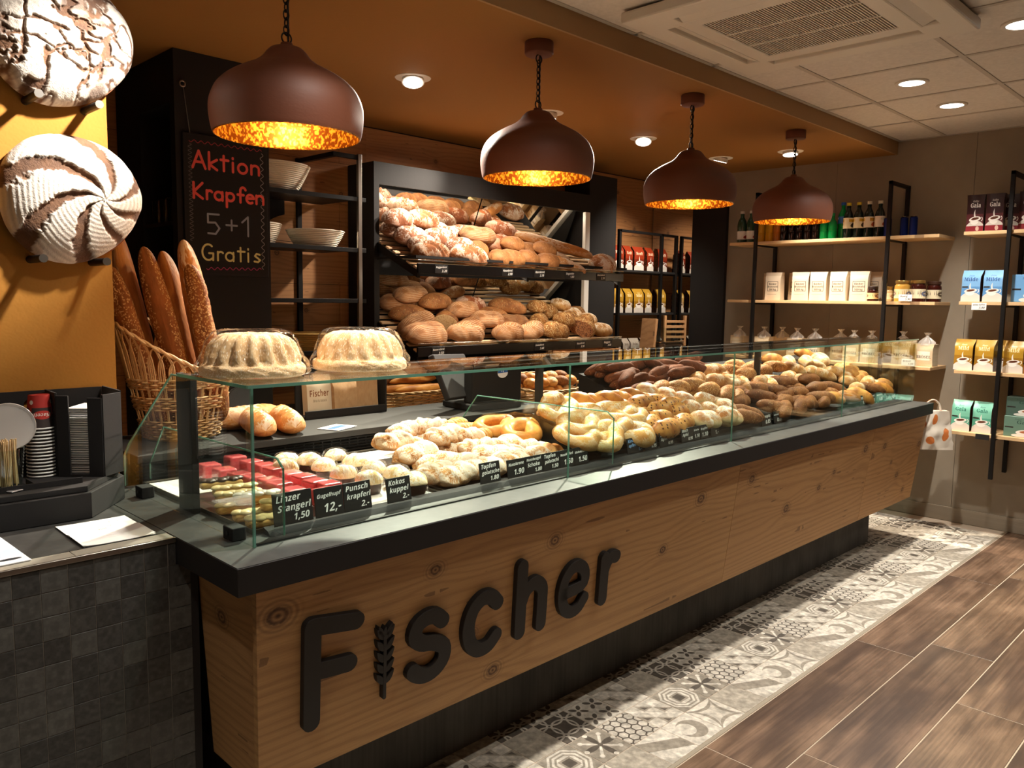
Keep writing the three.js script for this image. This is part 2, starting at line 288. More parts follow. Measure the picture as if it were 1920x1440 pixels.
down.forEach(([x, z, label], i) => {
  const t = thing('ceiling_downlight', label, 'ceiling lamp', [x, YC - 0.004, z], 0, 'downlights in the white ceiling');
  part('ring', ringGeo, M.lampRing, t); part('lens', lensGeo, M.lampGlow, t, [0, -0.001, 0]);
  spot(NEUTRAL, DOWNLIGHT_CD * [1.35, 1.35, 0.6, 0.3, 1.2, 1.0, 0.35, 0.8][i], [x, YC - 0.012, z], [x, 0, z], 56, 0.6, 1.5);
});
// swivelling spots sunk in the soffit
const cup = lathe([[0.05, 0], [0.062, -0.002], [0.085, -0.003], [0.088, 0.0], [0.088, 0.004]], 32), head = new THREE.CylinderGeometry(0.05, 0.055, 0.03, 28);
const soffitSpots = [[2.514, -3.21, [1.7, 1.0, -2.1], 'swivel spot in the orange soffit next to the big pendant', 0.95, 42], [3.494, -3.215, [3.35, 1.5, -3.85], 'swivel spot in the orange soffit behind the second pendant', 0.2, 54], [4.443, -3.235, [3.0, 1.0, -2.15], 'swivel spot in the orange soffit between the second and third pendants', 1.1, 44], [5.414, -3.235, [5.45, 1.45, -4.1], 'swivel spot in the orange soffit above the third pendant', 0.16, 42], [5.484, -2.725, [5.2, 1.3, -2.5], 'swivel spot in the orange soffit behind the chain of the last pendant', 0.62, 50],
  [3.75, -3.72, [2.45, 1.7, -4.08], 'swivel spot in the orange soffit hidden by the second pendant shade', 0.3, 24]];
soffitSpots.forEach(([x, z, tgt, label, k, cone]) => {
  const t = thing('soffit_spot', label, 'spotlight', [x, YS, z], 0, 'swivel spots in the soffit');
  part('ring', cup, M.white, t); const h = part('lamp_head', head, M.lampRing, t, [0, -0.008, 0]);
  const d = V(...tgt).sub(V(x, YS, z)).normalize(); h.quaternion.setFromUnitVectors(V(0, -1, 0), d.clone().lerp(V(0, -1, 0), 0.55).normalize());
  part('lens', new THREE.CylinderGeometry(0.047, 0.047, 0.004, 28), M.lampGlow, h, [0, -0.016, 0]);
  const s = V(x, YS - 0.008, z).addScaledVector(d, 0.045);
  spot(WARM, SOFFIT_CD * k, [s.x, s.y, s.z], tgt, cone, 0.8, 2);
});
{
  const t = thing('soffit_spot', 'swivel spot at the ceiling edge that lights the two wall loaves', 'spotlight', [1.25, YC - 0.004, -1.93], 0, 'swivel spots in the soffit');
  part('ring', cup, M.white, t); const h = part('lamp_head', head, M.lampRing, t, [0, -0.008, 0]); const tgt = [0.74, 2.0, -2.58], d = V(...tgt).sub(V(1.25, YC, -1.93)).normalize();
  h.quaternion.setFromUnitVectors(V(0, -1, 0), d.clone().lerp(V(0, -1, 0), 0.4).normalize()); part('lens', new THREE.CylinderGeometry(0.047, 0.047, 0.004, 28), M.lampGlow, h, [0, -0.016, 0]);
  const s = V(1.25, YC - 0.012, -1.93).addScaledVector(d, 0.05); spot(NEUTRAL, LOAF_CD, [s.x, s.y, s.z], tgt, 20, 0.9, 2);
}
// pendants
M.shadeOut = std({ color: 0x693a25, roughness: 0.6, bumpMap: rep(grain, 4, 2), bumpScale: 0.0003 });
M.goldLeaf = std({ map: dataTex(1024, 256, (u, v) => { const n = fbm(N1, u * 192, v * 40, 2, 64), m = N2(u * 256, v * 64, 64); const t = sstep(0.34, 0.52, n * 0.7 + m * 0.3); return mix3([120, 66, 10], [240, 186, 70], t); }), roughness: 0.34, metalness: 0.75 });
M.bulb = std({ color: 0xfff0d0, emissive: new THREE.Color(1, 0.72, 0.36), emissiveIntensity: 5 });
const outer = [[0.016, 0.275], [0.045, 0.272], [0.062, 0.258], [0.078, 0.238], [0.105, 0.218], [0.145, 0.198], [0.188, 0.172], [0.218, 0.142], [0.234, 0.108], [0.239, 0.078], [0.238, 0.045], [0.232, 0.012], [0.228, 0.0]];
const inner = [[0.228, 0.0], [0.224, 0.001], [0.228, 0.04], [0.229, 0.078], [0.224, 0.106], [0.209, 0.138], [0.18, 0.166], [0.14, 0.19], [0.1, 0.21], [0.03, 0.222], [0.0, 0.223]];
const smooth = (pts, n = 40) => new THREE.SplineCurve(pts.map(([x, y]) => new THREE.Vector2(x, y))).getPoints(n).map((p) => [Math.max(p.x, 0), p.y]);
const shadeGeo = lathe(smooth(outer), 48), linerGeo = lathe(smooth(inner), 48), bulbGeo = lathe(smooth([[0, 0], [0.022, 0.006], [0.032, 0.03], [0.024, 0.055], [0.013, 0.075], [0.013, 0.1]], 20), 20);
const link = new THREE.TorusGeometry(0.0095, 0.0022, 6, 14).scale(1, 1.55, 1), loopGeo0 = new THREE.TorusGeometry(0.017, 0.0028, 6, 20);
const canopyGeo = lathe([[0, 0.052], [0.058, 0.052], [0.06, 0.048], [0.06, 0.006], [0.056, 0.0], [0.0, 0.0]], 32);
['copper brown dome pendant closest to the chalkboard', 'copper brown dome pendant hanging in front of the bread rack', 'copper brown dome pendant hanging in front of the coffee bags', 'copper brown dome pendant hanging before the drinks shelf'].forEach((label, i) => {
  const t = thing('pendant_lamp', label, 'pendant lamp', [1.362 + i * 1.1645, 2.008, -2.383], 0, 'dome pendants over the counter');
  part('lamp_shade', shadeGeo, M.shadeOut, t); part('shade_lining', linerGeo, M.goldLeaf, t);
  part('bulb', bulbGeo, M.bulb, t, [0, 0.1, 0]); part('socket', new THREE.CylinderGeometry(0.016, 0.016, 0.05, 14), M.black, t, [0, 0.215, 0]);
  part('cap', lathe([[0, 0.018], [0.018, 0.016], [0.022, 0.0], [0.022, -0.006]], 20), M.shadeOut, t, [0, 0.272, 0]);
  part('hanging_ring', loopGeo0, M.blackSteel, t, [0, 0.303, 0]); part('hanging_ring', loopGeo0, M.blackSteel, t, [0, 0.487, 0]);
  part('cable', rod([0.006, 0.29, 0], [0.006, 0.51, 0], 0.0035, 6), M.black, t);
  const links = []; for (let k = 0; k < 7; k++) { const q = link.clone(); if (k % 2) q.rotateY(PI / 2); q.translate(0, 0.327 + k * 0.0235, 0); links.push(q); } part('chain', merge(links), M.blackSteel, t);
  part('ceiling_canopy', canopyGeo, M.shadeOut, t, [0, 0.503, 0]);
  const l = new THREE.PointLight(AMBER, PENDANT_CD, 0, 2); l.position.set(1.362 + i * 1.1645, 2.008 + 0.13, -2.383); l.castShadow = true; l.shadow.radius = 1.2; scene.add(l);
});
// ceiling cassette air conditioner
{
  const t = thing('air_conditioner', 'white ceiling cassette air conditioner with a square intake grille', 'air conditioner', [3.175, YC - 0.006, -1.56]);
  const bars = [], S = 0.5;
  const plate = new THREE.Shape(); plate.moveTo(-S, -S); plate.lineTo(S, -S); plate.lineTo(S, S); plate.lineTo(-S, S); plate.closePath();
  const slots = [[-0.33, -0.42, 0.33, -0.345], [-0.33, 0.345, 0.33, 0.42], [-0.42, -0.33, -0.345, 0.33], [0.345, -0.33, 0.42, 0.33], [-0.285, -0.285, 0.285, 0.285]];
  slots.forEach(([a, b, c, d]) => { const h = new THREE.Path(); h.moveTo(a, b); h.lineTo(a, d); h.lineTo(c, d); h.lineTo(c, b); h.closePath(); plate.holes.push(h); });
  part('cover_plate', new THREE.ExtrudeGeometry(plate, { depth: 0.03, bevelEnabled: true, bevelSize: 0.008, bevelThickness: 0.008, bevelSegments: 2 }).rotateX(PI / 2).translate(0, -0.012, 0), M.acPlastic, t);
  part('housing', box(-0.46, -0.012, -0.46, 0.46, -0.004, 0.46), std({ color: 0x4a453f, roughness: 0.8 }), t);
  const lv = part('intake_grille', box(-0.285, -0.034, -0.285, 0.285, -0.03, 0.285), std({ color: 0x8d867d, roughness: 0.8 }), t);
  const slatG = box(-0.283, -0.046, -0.0022, 0.283, -0.034, 0.0022); for (let k = 0; k < 48; k++) part('slat', slatG, M.acPlastic, lv, [0, 0, -0.278 + k * 0.01183]);
  [-0.095, 0.095].forEach((x) => part('grille_bar', box(x - 0.005, -0.048, -0.285, x + 0.005, -0.034, 0.285), M.acPlastic, lv));
  [[0, -0.382, 0], [0, 0.382, 0], [-0.382, 0, 1], [0.382, 0, 1]].forEach(([x, z, r]) => { const f = part('air_flap', rbox(0.64, 0.006, 0.062, 0.003), M.acPlastic, t, [x, -0.036, z]); f.rotation.set(0, r ? PI / 2 : 0, 0); f.rotateX(0.35 * (x + z > 0 ? -1 : 1)); });
}

// ---------------------------------------------------------------- bakery counter
function mapUV(g, fn) { const p = g.attributes.position, uv = g.attributes.uv; for (let i = 0; i < p.count; i++) { const [a, b] = fn(p.getX(i), p.getY(i), p.getZ(i)); uv.setXY(i, a, b); } return g; }
// solid from 8 corners: bottom a b c d (counter-clockwise seen from above), top e f g h above them
function hexa(P) {
  const F = [[3, 2, 1, 0], [4, 5, 6, 7], [0, 1, 5, 4], [1, 2, 6, 5], [2, 3, 7, 6], [3, 0, 4, 7]], pos = [], uv = [];
  for (const f of F) for (const k of [0, 1, 2, 0, 2, 3]) pos.push(...P[f[k]]);
  const g = new THREE.BufferGeometry(); g.setAttribute('position', new THREE.Float32BufferAttribute(pos, 3)); g.computeVertexNormals();
  const n = g.attributes.normal; for (let i = 0; i < pos.length; i += 3) { const k = i / 3, nx = Math.abs(n.getX(k)), ny = Math.abs(n.getY(k)); if (nx > 0.6) uv.push(pos[i + 2], pos[i + 1]); else if (ny > 0.6) uv.push(pos[i], pos[i + 2]); else uv.push(pos[i], pos[i + 1]); }
  g.setAttribute('uv', new THREE.Float32BufferAttribute(uv, 2)); return g;
}
const HS = 0.887;
const counter = thing('bakery_counter', 'long timber fronted bakery counter with black top and raised lettering', 'counter');
part('worktop', rbox2(0.815, 0.818, -2.66, 5.47, HS - 0.0015, -1.675, 0.002), M.slabEdge, counter);
part('worktop_surface', box(0.8165, HS - 0.003, -2.658, 5.4685, HS, -1.6765), M.slab, counter);
part('plinth', box(0.99, 0, -2.6, 5.15, 0.3, -1.91), M.concrete, counter);
part('underside', hexa([[0.93, 0.27, -1.79], [5.42, 0.27, -1.79], [5.42, 0.27, -2.6], [0.93, 0.27, -2.6], [0.93, 0.285, -1.79], [5.42, 0.285, -1.79], [5.42, 0.285, -2.6], [0.93, 0.285, -2.6]]), M.slabEdge, counter);
part('carcass', hexa([[0.935, 0.285, -1.80], [5.40, 0.285, -1.80], [5.40, 0.285, -2.6], [0.935, 0.285, -2.6], [0.89, 0.817, -1.735], [5.40, 0.817, -1.735], [5.40, 0.817, -2.6], [0.89, 0.817, -2.6]]), M.slabEdge, counter);
const TILT = Math.atan2(0.07, 0.548), VL = Math.hypot(0.07, 0.548);
const frontBoard = new THREE.Group();
[[0.872, 0.905, 3.111, 3.111, 2.28], [3.1135, 3.1135, 4.6, 4.6, 1.72], [4.6025, 4.6025, 5.445, 5.44, 0.98]].forEach(([a, b, c, d, wide], i) => {
  const s = new THREE.Shape(); s.moveTo(b, -VL); s.lineTo(d, -VL); s.lineTo(c, 0); s.lineTo(a, 0); s.closePath();
  const g = new THREE.ExtrudeGeometry(s, { depth: 0.02, bevelEnabled: false }); mapUV(g, (x, y) => [(x - a) / wide, (y + VL) / 0.56]);
  const m = part('front_board', g, M.front[i], counter, [0, 0.818, -1.72]); m.rotation.x = TILT;
});
part('side_board', mapUV(hexa([[0.905, 0.27, -1.79], [0.925, 0.27, -1.79], [0.925, 0.27, -2.02], [0.905, 0.27, -2.02], [0.872, 0.818, -1.72], [0.89, 0.818, -1.72], [0.89, 0.818, -2.02], [0.872, 0.818, -2.02]]), (x, y, z) => [(z + 2.1) / 0.98, (y - 0.27) / 0.56]), M.front[2], counter);
part('side_board', mapUV(hexa([[5.42, 0.27, -1.79], [5.44, 0.27, -1.79], [5.44, 0.27, -2.58], [5.42, 0.27, -2.58], [5.425, 0.818, -1.72], [5.445, 0.818, -1.72], [5.445, 0.818, -2.58], [5.425, 0.818, -2.58]]), (x, y, z) => [(z + 2.6) / 0.98, (y - 0.27) / 0.56]), M.front[2], counter);
// raised letters "Fischer" with a wheat ear for the i
M.letter = std({ color: 0x17120f, roughness: 0.6 });
function stroke(pts, w, depth = 0.016) {          // thick round-ended line, extruded
  const cur = pts.length > 2 ? new THREE.CatmullRomCurve3(pts.map(([x, y]) => V(x, y, 0)), false, 'centripetal').getPoints(36) : pts.map(([x, y]) => V(x, y, 0));
  const L = [], Rr = [], n = cur.length;
  for (let i = 0; i < n; i++) { const a = cur[Math.max(0, i - 1)], b = cur[Math.min(n - 1, i + 1)], t = b.clone().sub(a).normalize(); L.push([cur[i].x - t.y * w / 2, cur[i].y + t.x * w / 2]); Rr.push([cur[i].x + t.y * w / 2, cur[i].y - t.x * w / 2]); }
  const capAt = (p, a0) => { const o = []; for (let k = 1; k < 8; k++) o.push([p.x + Math.cos(a0 - k * PI / 8) * w / 2, p.y + Math.sin(a0 - k * PI / 8) * w / 2]); return o; };
  const tEnd = cur[n - 1].clone().sub(cur[n - 2]), tS = cur[1].clone().sub(cur[0]);
  const out = [...L, ...capAt(cur[n - 1], Math.atan2(tEnd.y, tEnd.x) + PI / 2), ...Rr.reverse(), ...capAt(cur[0], Math.atan2(tS.y, tS.x) - PI / 2)];
  return new THREE.ExtrudeGeometry(new THREE.Shape(out.map(([x, y]) => new THREE.Vector2(x, y))), { depth, bevelEnabled: true, bevelSize: 0.0012, bevelThickness: 0.0015, bevelSegments: 1 });
}
{
  const W = 0.047, letter = (geos) => { const m = part('letter', merge(geos), M.letter, counter, [0, 0.818, -1.70]); m.rotation.x = TILT; return m; };
  letter([stroke([[1.022, -0.135], [1.035, -0.405]], W), stroke([[1.022, -0.135], [1.153, -0.155]], W, 0.0154), stroke([[1.03, -0.262], [1.14, -0.272]], W, 0.0154)]);
  const ear = [stroke([[1.25, -0.23], [1.264, -0.418]], 0.009)];
  const grainShape = (x, y, rot, s = 1) => { const q = new THREE.Shape(); q.moveTo(0, -0.003); q.quadraticCurveTo(0.017, 0.012, 0, 0.042); q.quadraticCurveTo(-0.017, 0.012, 0, -0.003); return new THREE.ExtrudeGeometry(q, { depth: 0.016, bevelEnabled: true, bevelSize: 0.001, bevelThickness: 0.001, bevelSegments: 1 }).scale(s, s, 1).rotateZ(rot).translate(x, y, 0); };
  for (let k = 0; k < 5; k++) { const y = -0.372 + k * 0.034, x = 1.2605 - k * 0.0024; ear.push(grainShape(x - 0.005, y, 0.62, 0.95), grainShape(x + 0.005, y, -0.62, 0.95)); }
  ear.push(grainShape(1.2487, -0.235, 0, 0.85), grainShape(1.241, -0.225, 0.45, 0.8), grainShape(1.257, -0.225, -0.45, 0.8)); letter(ear).name = 'wheat_ear';
  letter([stroke([[1.455, -0.243], [1.43, -0.222], [1.395, -0.218], [1.362, -0.236], [1.357, -0.268], [1.385, -0.293], [1.43, -0.305], [1.468, -0.328], [1.472, -0.366], [1.447, -0.394], [1.41, -0.402], [1.372, -0.386], [1.36, -0.374]], W)]);
  letter([stroke([[1.676, -0.248], [1.648, -0.222], [1.612, -0.218], [1.576, -0.245], [1.562, -0.3], [1.578, -0.358], [1.615, -0.388], [1.655, -0.386], [1.684, -0.36]], W)]);
  letter([stroke([[1.774, -0.155], [1.792, -0.385]], W), stroke([[1.785, -0.29], [1.805, -0.243], [1.845, -0.226], [1.878, -0.25], [1.886, -0.3], [1.892, -0.385]], W, 0.0154)]);
  letter([stroke([[1.995, -0.308], [2.095, -0.292], [2.097, -0.252], [2.07, -0.222], [2.03, -0.219], [1.997, -0.248], [1.987, -0.302], [2.005, -0.36], [2.045, -0.386], [2.083, -0.38], [2.11, -0.35]], W * 0.92)]);
  letter([stroke([[2.203, -0.225], [2.216, -0.385]], W), stroke([[2.207, -0.285], [2.222, -0.245], [2.243, -0.228], [2.268, -0.232]], W, 0.0154)]);
}
// ---------------------------------------------------------------- tiled side counter
const tiled = thing('tiled_counter', 'low side counter faced with small dark grey mosaic tiles', 'counter');
part('body', box(XL + 0.004, 0, -2.63, 0.812, 0.80, -2.0085), M.groutDark, tiled); part('end_board', box(0.812, 0, -2.03, 0.869, 0.815, -2.009), M.slabEdge, tiled);
part('body_edge', box(XL + 0.004, 0.80, -2.63, 0.813, 0.876, -2.0085), M.groutDark, tiled);
part('worktop', box(XL + 0.004, 0.876, -2.648, 0.8135, HS, -2.062), M.slab, tiled);
{
  const st = std({ color: 0x8f887c, roughness: 0.55 });
  for (let k = 0; k < 4; k++) part('edge_tile', rbox2(0.8125 - (k + 1) * 0.23 + 0.001, 0.876, -2.061, 0.8125 - k * 0.23, HS, -2.012, 0.0015), st, tiled);
  part('edge_profile', rbox2(XL + 0.004, 0.874, -2.012, 0.8135, 0.888, -2.004, 0.002), M.steel, tiled);
  const T = 0.0575, geo = rbox(T - 0.0016, T - 0.0016, 0.007, 0.0008, 1), r = rng(5);
  { const p = geo.attributes.position, uv = geo.attributes.uv; for (let i = 0; i < p.count; i++) uv.setXY(i, p.getX(i) / T + 0.5, p.getY(i) / T + 0.5); }
  for (let j = 0; j < 15; j++) for (let i = -17; i < 2; i++) {
    const x = 0.7350 + (i + 0.5) * T, y = 0.8165 + 0.0287 - j * T;  if (x > 0.845) continue; if (y < 0.02) continue;
    const cutTile = j === 0 && i === 1, m = part('mosaic_tile', geo, M.mosaic[Math.floor(r() * 5)], tiled, [cutTile ? 0.8035 : x, y, -2.0105 + (r() - 0.5) * 0.0006]); if (cutTile) m.scale.x = 0.34; else m.rotation.z = Math.floor(r() * 4) * PI / 2;
  }
}
// ---------------------------------------------------------------- glass display case
const GT = 1.279, ZG = -1.791;
const glassCase = thing('glass_display_case', 'frameless glass display case running along the counter top', 'display case', [0, HS, 0]);
const gp = (name, g, m = M.glass) => part(name, g.translate(0, -HS, 0), m, glassCase);
[[0.921, 2.082], [2.086, 3.182], [3.186, 4.352], [4.356, 5.455]].forEach(([a, b]) => gp('front_pane', box(a, HS + 0.001, ZG - 0.006, b, GT - 0.001, ZG)));
[2.084, 3.184, 4.354].forEach((x) => gp('pane_joint', box(x - 0.0015, HS + 0.001, ZG - 0.006, x + 0.0015, GT - 0.001, ZG), M.glassEdge));
gp('corner_edge', box(0.915, HS + 0.001, ZG - 0.006, 0.921, GT - 0.001, ZG + 0.0005), M.glassEdge);
gp('top_pane', box(0.905, GT, -2.185, 5.46, GT + 0.008, ZG + 0.004)); gp('top_edge', box(0.905, GT, ZG + 0.004, 5.46, GT + 0.008, ZG + 0.006), M.glassEdge); gp('top_edge', box(0.903, GT, -2.185, 0.905, GT + 0.008, ZG + 0.004), M.glassEdge);
function zyPane(name, x, t, pts, parent = glassCase) {
  const s = new THREE.Shape(pts.map(([z, y]) => new THREE.Vector2(-z, y - HS))); const g = new THREE.ExtrudeGeometry(s, { depth: t, bevelEnabled: false }); g.rotateY(PI / 2).translate(x, 0, 0);
  return part(name, g, M.glass, parent);
}
zyPane('side_pane', 0.915, 0.006, [[ZG - 0.006, HS + 0.001], [-2.645, HS + 0.001], [-2.645, 0.99], [-2.6, 1.034], [-2.26, GT - 0.002], [ZG - 0.006, GT - 0.002]]);
zyPane('side_pane', 5.449, 0.006, [[ZG - 0.006, HS + 0.001], [-2.645, HS + 0.001], [-2.645, 0.99], [-2.6, 1.034], [-2.26, GT - 0.002], [ZG - 0.006, GT - 0.002]]);
// bright ground edges of the side pane and the two dividers
const edgeLine = (x, pts) => gp('pane_edge', merge(pts.slice(1).map((p, i) => rod([x, pts[i][1], pts[i][0]], [x, p[1], p[0]], 0.0028, 6))), M.glassEdge);
edgeLine(0.918, [[-2.645, HS + 0.005], [-2.645, 0.99], [-2.6, 1.034], [-2.26, GT - 0.002], [-2.0, GT - 0.002]]);
[1.0, 2.34].forEach((x) => {
  const pts = [[-1.80, 0.9], [-2.66, 0.9], [-2.66, 0.95], [-2.54, 1.085], [-1.83, 1.092], [-1.80, 1.07]]; zyPane('divider_pane', x, 0.005, pts);
  edgeLine(x + 0.0025, [[-2.66, 0.9], [-2.66, 0.95], [-2.54, 1.085], [-1.83, 1.092], [-1.80, 1.07], [-1.80, 0.9]]);
});
[[0.95, 0.02, -2.286, -2.19], [2.385, 0.016, -2.235, -2.2], [4.19, 0.016, -2.235, -2.2]].forEach(([x, w, a, b]) => gp('post', rbox2(x - w / 2, HS, a, x + w / 2, GT, b, 0.002), M.black));
gp('top_bracket', rbox2(0.93, GT - 0.014, -2.235, 5.44, GT - 0.001, -2.19, 0.002), M.black);
[-2.48, -1.895].forEach((z) => { const c = gp('glass_clamp', rbox2(0.898, HS, z - 0.026, 0.936, HS + 0.034, z + 0.026, 0.003), M.black); part('screw', new THREE.CylinderGeometry(0.006, 0.006, 0.003, 12).rotateZ(PI / 2), M.blackSteel, c, [0.8975, 0.018, z]); });
gp('floor_channel', box(0.93, HS - 0.001, -1.812, 5.45, HS + 0.004, -1.801), M.blackSteel); gp('price_rail', hexa([[0.99, HS, -1.845], [5.42, HS, -1.845], [5.42, HS, -1.885], [0.99, HS, -1.885], [0.99, HS + 0.012, -1.862], [5.42, HS + 0.012, -1.862], [5.42, HS + 0.018, -1.885], [0.99, HS + 0.018, -1.885]]), M.black);
// sloping bread ramp on the far three sections
const pileY = (z) => 0.955 + 0.34 * (-1.9 - z);
const ramp = thing('bread_ramp', 'black sloping presentation ramp under the heaped rolls', 'display ramp');
[[2.38, 3.035, -2.25], [3.04, 5.43, -2.56]].forEach(([a, b, zr]) => {
  part('ramp_board', hexa([[a, HS + 0.001, -1.888], [b, HS + 0.001, -1.888], [b, HS + 0.001, zr], [a, HS + 0.001, zr], [a, pileY(-1.888) - 0.038, -1.888], [b, pileY(-1.888) - 0.038, -1.888], [b, pileY(zr) - 0.038, zr], [a, pileY(zr) - 0.038, zr]]), M.black, ramp);
  part('front_lip', box(a, HS + 0.001, -1.8885, b, pileY(-1.888) - 0.03, -1.884), M.blackSteel, ramp);
});
// service ledge with a ventilation grille along its face
const ledge = thing('service_ledge', 'black service worktop with slotted ventilation face behind the cakes', 'worktop');
part('worktop', rbox2(0.96, 0.955, -3.08, 5.4, 0.98, -2.652, 0.003), std({ color: 0x2a2623, roughness: 0.75 }), ledge); part('body', box(0.98, 0, -3.06, 5.38, 0.955, -2.70), M.black, ledge);
{
  const face = part('grille_face', box(0.96, 0.889, -2.70, 5.4, 0.955, -2.672), M.black, ledge); const g = box(0.96, -0.004, -0.006, 2.4, 0.004, 0.006);
  for (let k = 0; k < 5; k++) { const s = part('slat', g, M.blackSteel, face, [0, 0.9 + k * 0.0125, -2.668]); s.rotation.x = 0.5; }
  const uprights = []; for (let k = 0; k < 36; k++) uprights.push(box(0.97 + k * 0.04, 0.89, -2.671, 0.974 + k * 0.04, 0.953, -2.664)); part('grille_bars', merge(uprights), M.blackSteel, face);
}

// ---------------------------------------------------------------- baked goods: crust textures and shapes
// u runs round the loaf (0.5 is the crown), v along it
function crust(seed, w, h, base, dark, o = {}) {
  const n1 = lattice(seed), n2 = lattice(seed + 3), r = rng(seed + 9), px = w * h, seedA = new Uint8Array(px), seedT = new Uint8Array(px);
  for (let k = 0; k < (o.seeds ?? 0); k++) {
    const cx = (0.5 + (r() - 0.5) * (o.spread ?? 0.8)) * w, cy = r() * h, a = r() * PI, len = o.long ?? 4.2, wid = o.wide ?? 1.9, ca = Math.cos(a), sa = Math.sin(a), tone = 1 + Math.floor(r() * 254);
    for (let j = -5; j <= 5; j++) for (let i = -5; i <= 5; i++) { const x = i * ca + j * sa, y = -i * sa + j * ca; if (x * x / (len * len) + y * y / (wid * wid) <= 1) { const X = Math.round(cx + i), Y = Math.round(cy + j); if (X >= 0 && X < w && Y >= 0 && Y < h) { seedA[Y * w + X] = 255; seedT[Y * w + X] = tone; } } }
  }
  return dataTex(w, h, (u, v, i, j) => {
    const n = fbm(n1, u * 9, v * 7, 5), m = n2(u * 60, v * 60), f = fbm(n2, u * 7 + 3, v * 6, 5);
    let c = mix3(base, dark, clamp((n - 0.5) * 1.9 + 0.42 + (m - 0.5) * 0.2));
    if (o.pale) c = mix3(c, o.pale, sstep(o.paleAt ?? 0.13, 0.02, Math.abs(Math.abs(u - 0.5) - 0.27) + (n - 0.5) * 0.07) * 0.9);       // unbrowned waist of a fried bun
    if (o.ridge) { const q = Math.pow(0.5 + 0.5 * Math.sin((u + (n - 0.5) * 0.02) * o.ridge), 3); c = mix3(c, [240, 226, 204], q * (o.flour ?? 0.6) * sstep(0.34, 0.54, f + 0.12)); }
    else if (o.flour) { const top = sstep(o.reach ?? 0.42, 0.05, Math.abs(u - 0.5) + (f - 0.5) * 0.45); c = mix3(c, [246, 240, 230], clamp(top * sstep(0.5 - o.flour * 0.22, 0.62, f + (m - 0.5) * 0.35)) * Math.min(1, 0.55 + o.flour * 0.5)); }
    if (o.rings) { const q = Math.pow(0.5 + 0.5 * Math.sin(v * o.rings + (n - 0.5) * 1.5), 2); c = mix3(c, [238, 224, 200], q * 0.55); }
    if (seedA[j * w + i]) { const t = seedT[j * w + i] / 255; c = mix3(o.seedA ?? [232, 208, 160], o.seedB ?? [176, 128, 70], t); }
    return c;
  });
}
const crumbBump = greyTex(256, 256, (u, v) => fbm(N2, u * 20, v * 20, 4, 20) * 0.7 + N1(u * 64, v * 64, 64) * 0.3);
const bm = (map, rough = 0.6, bump = 0.0012, extra = {}) => phys({ map, roughness: rough, bumpMap: crumbBump, bumpScale: bump, specularIntensity: 0.4, ...extra });
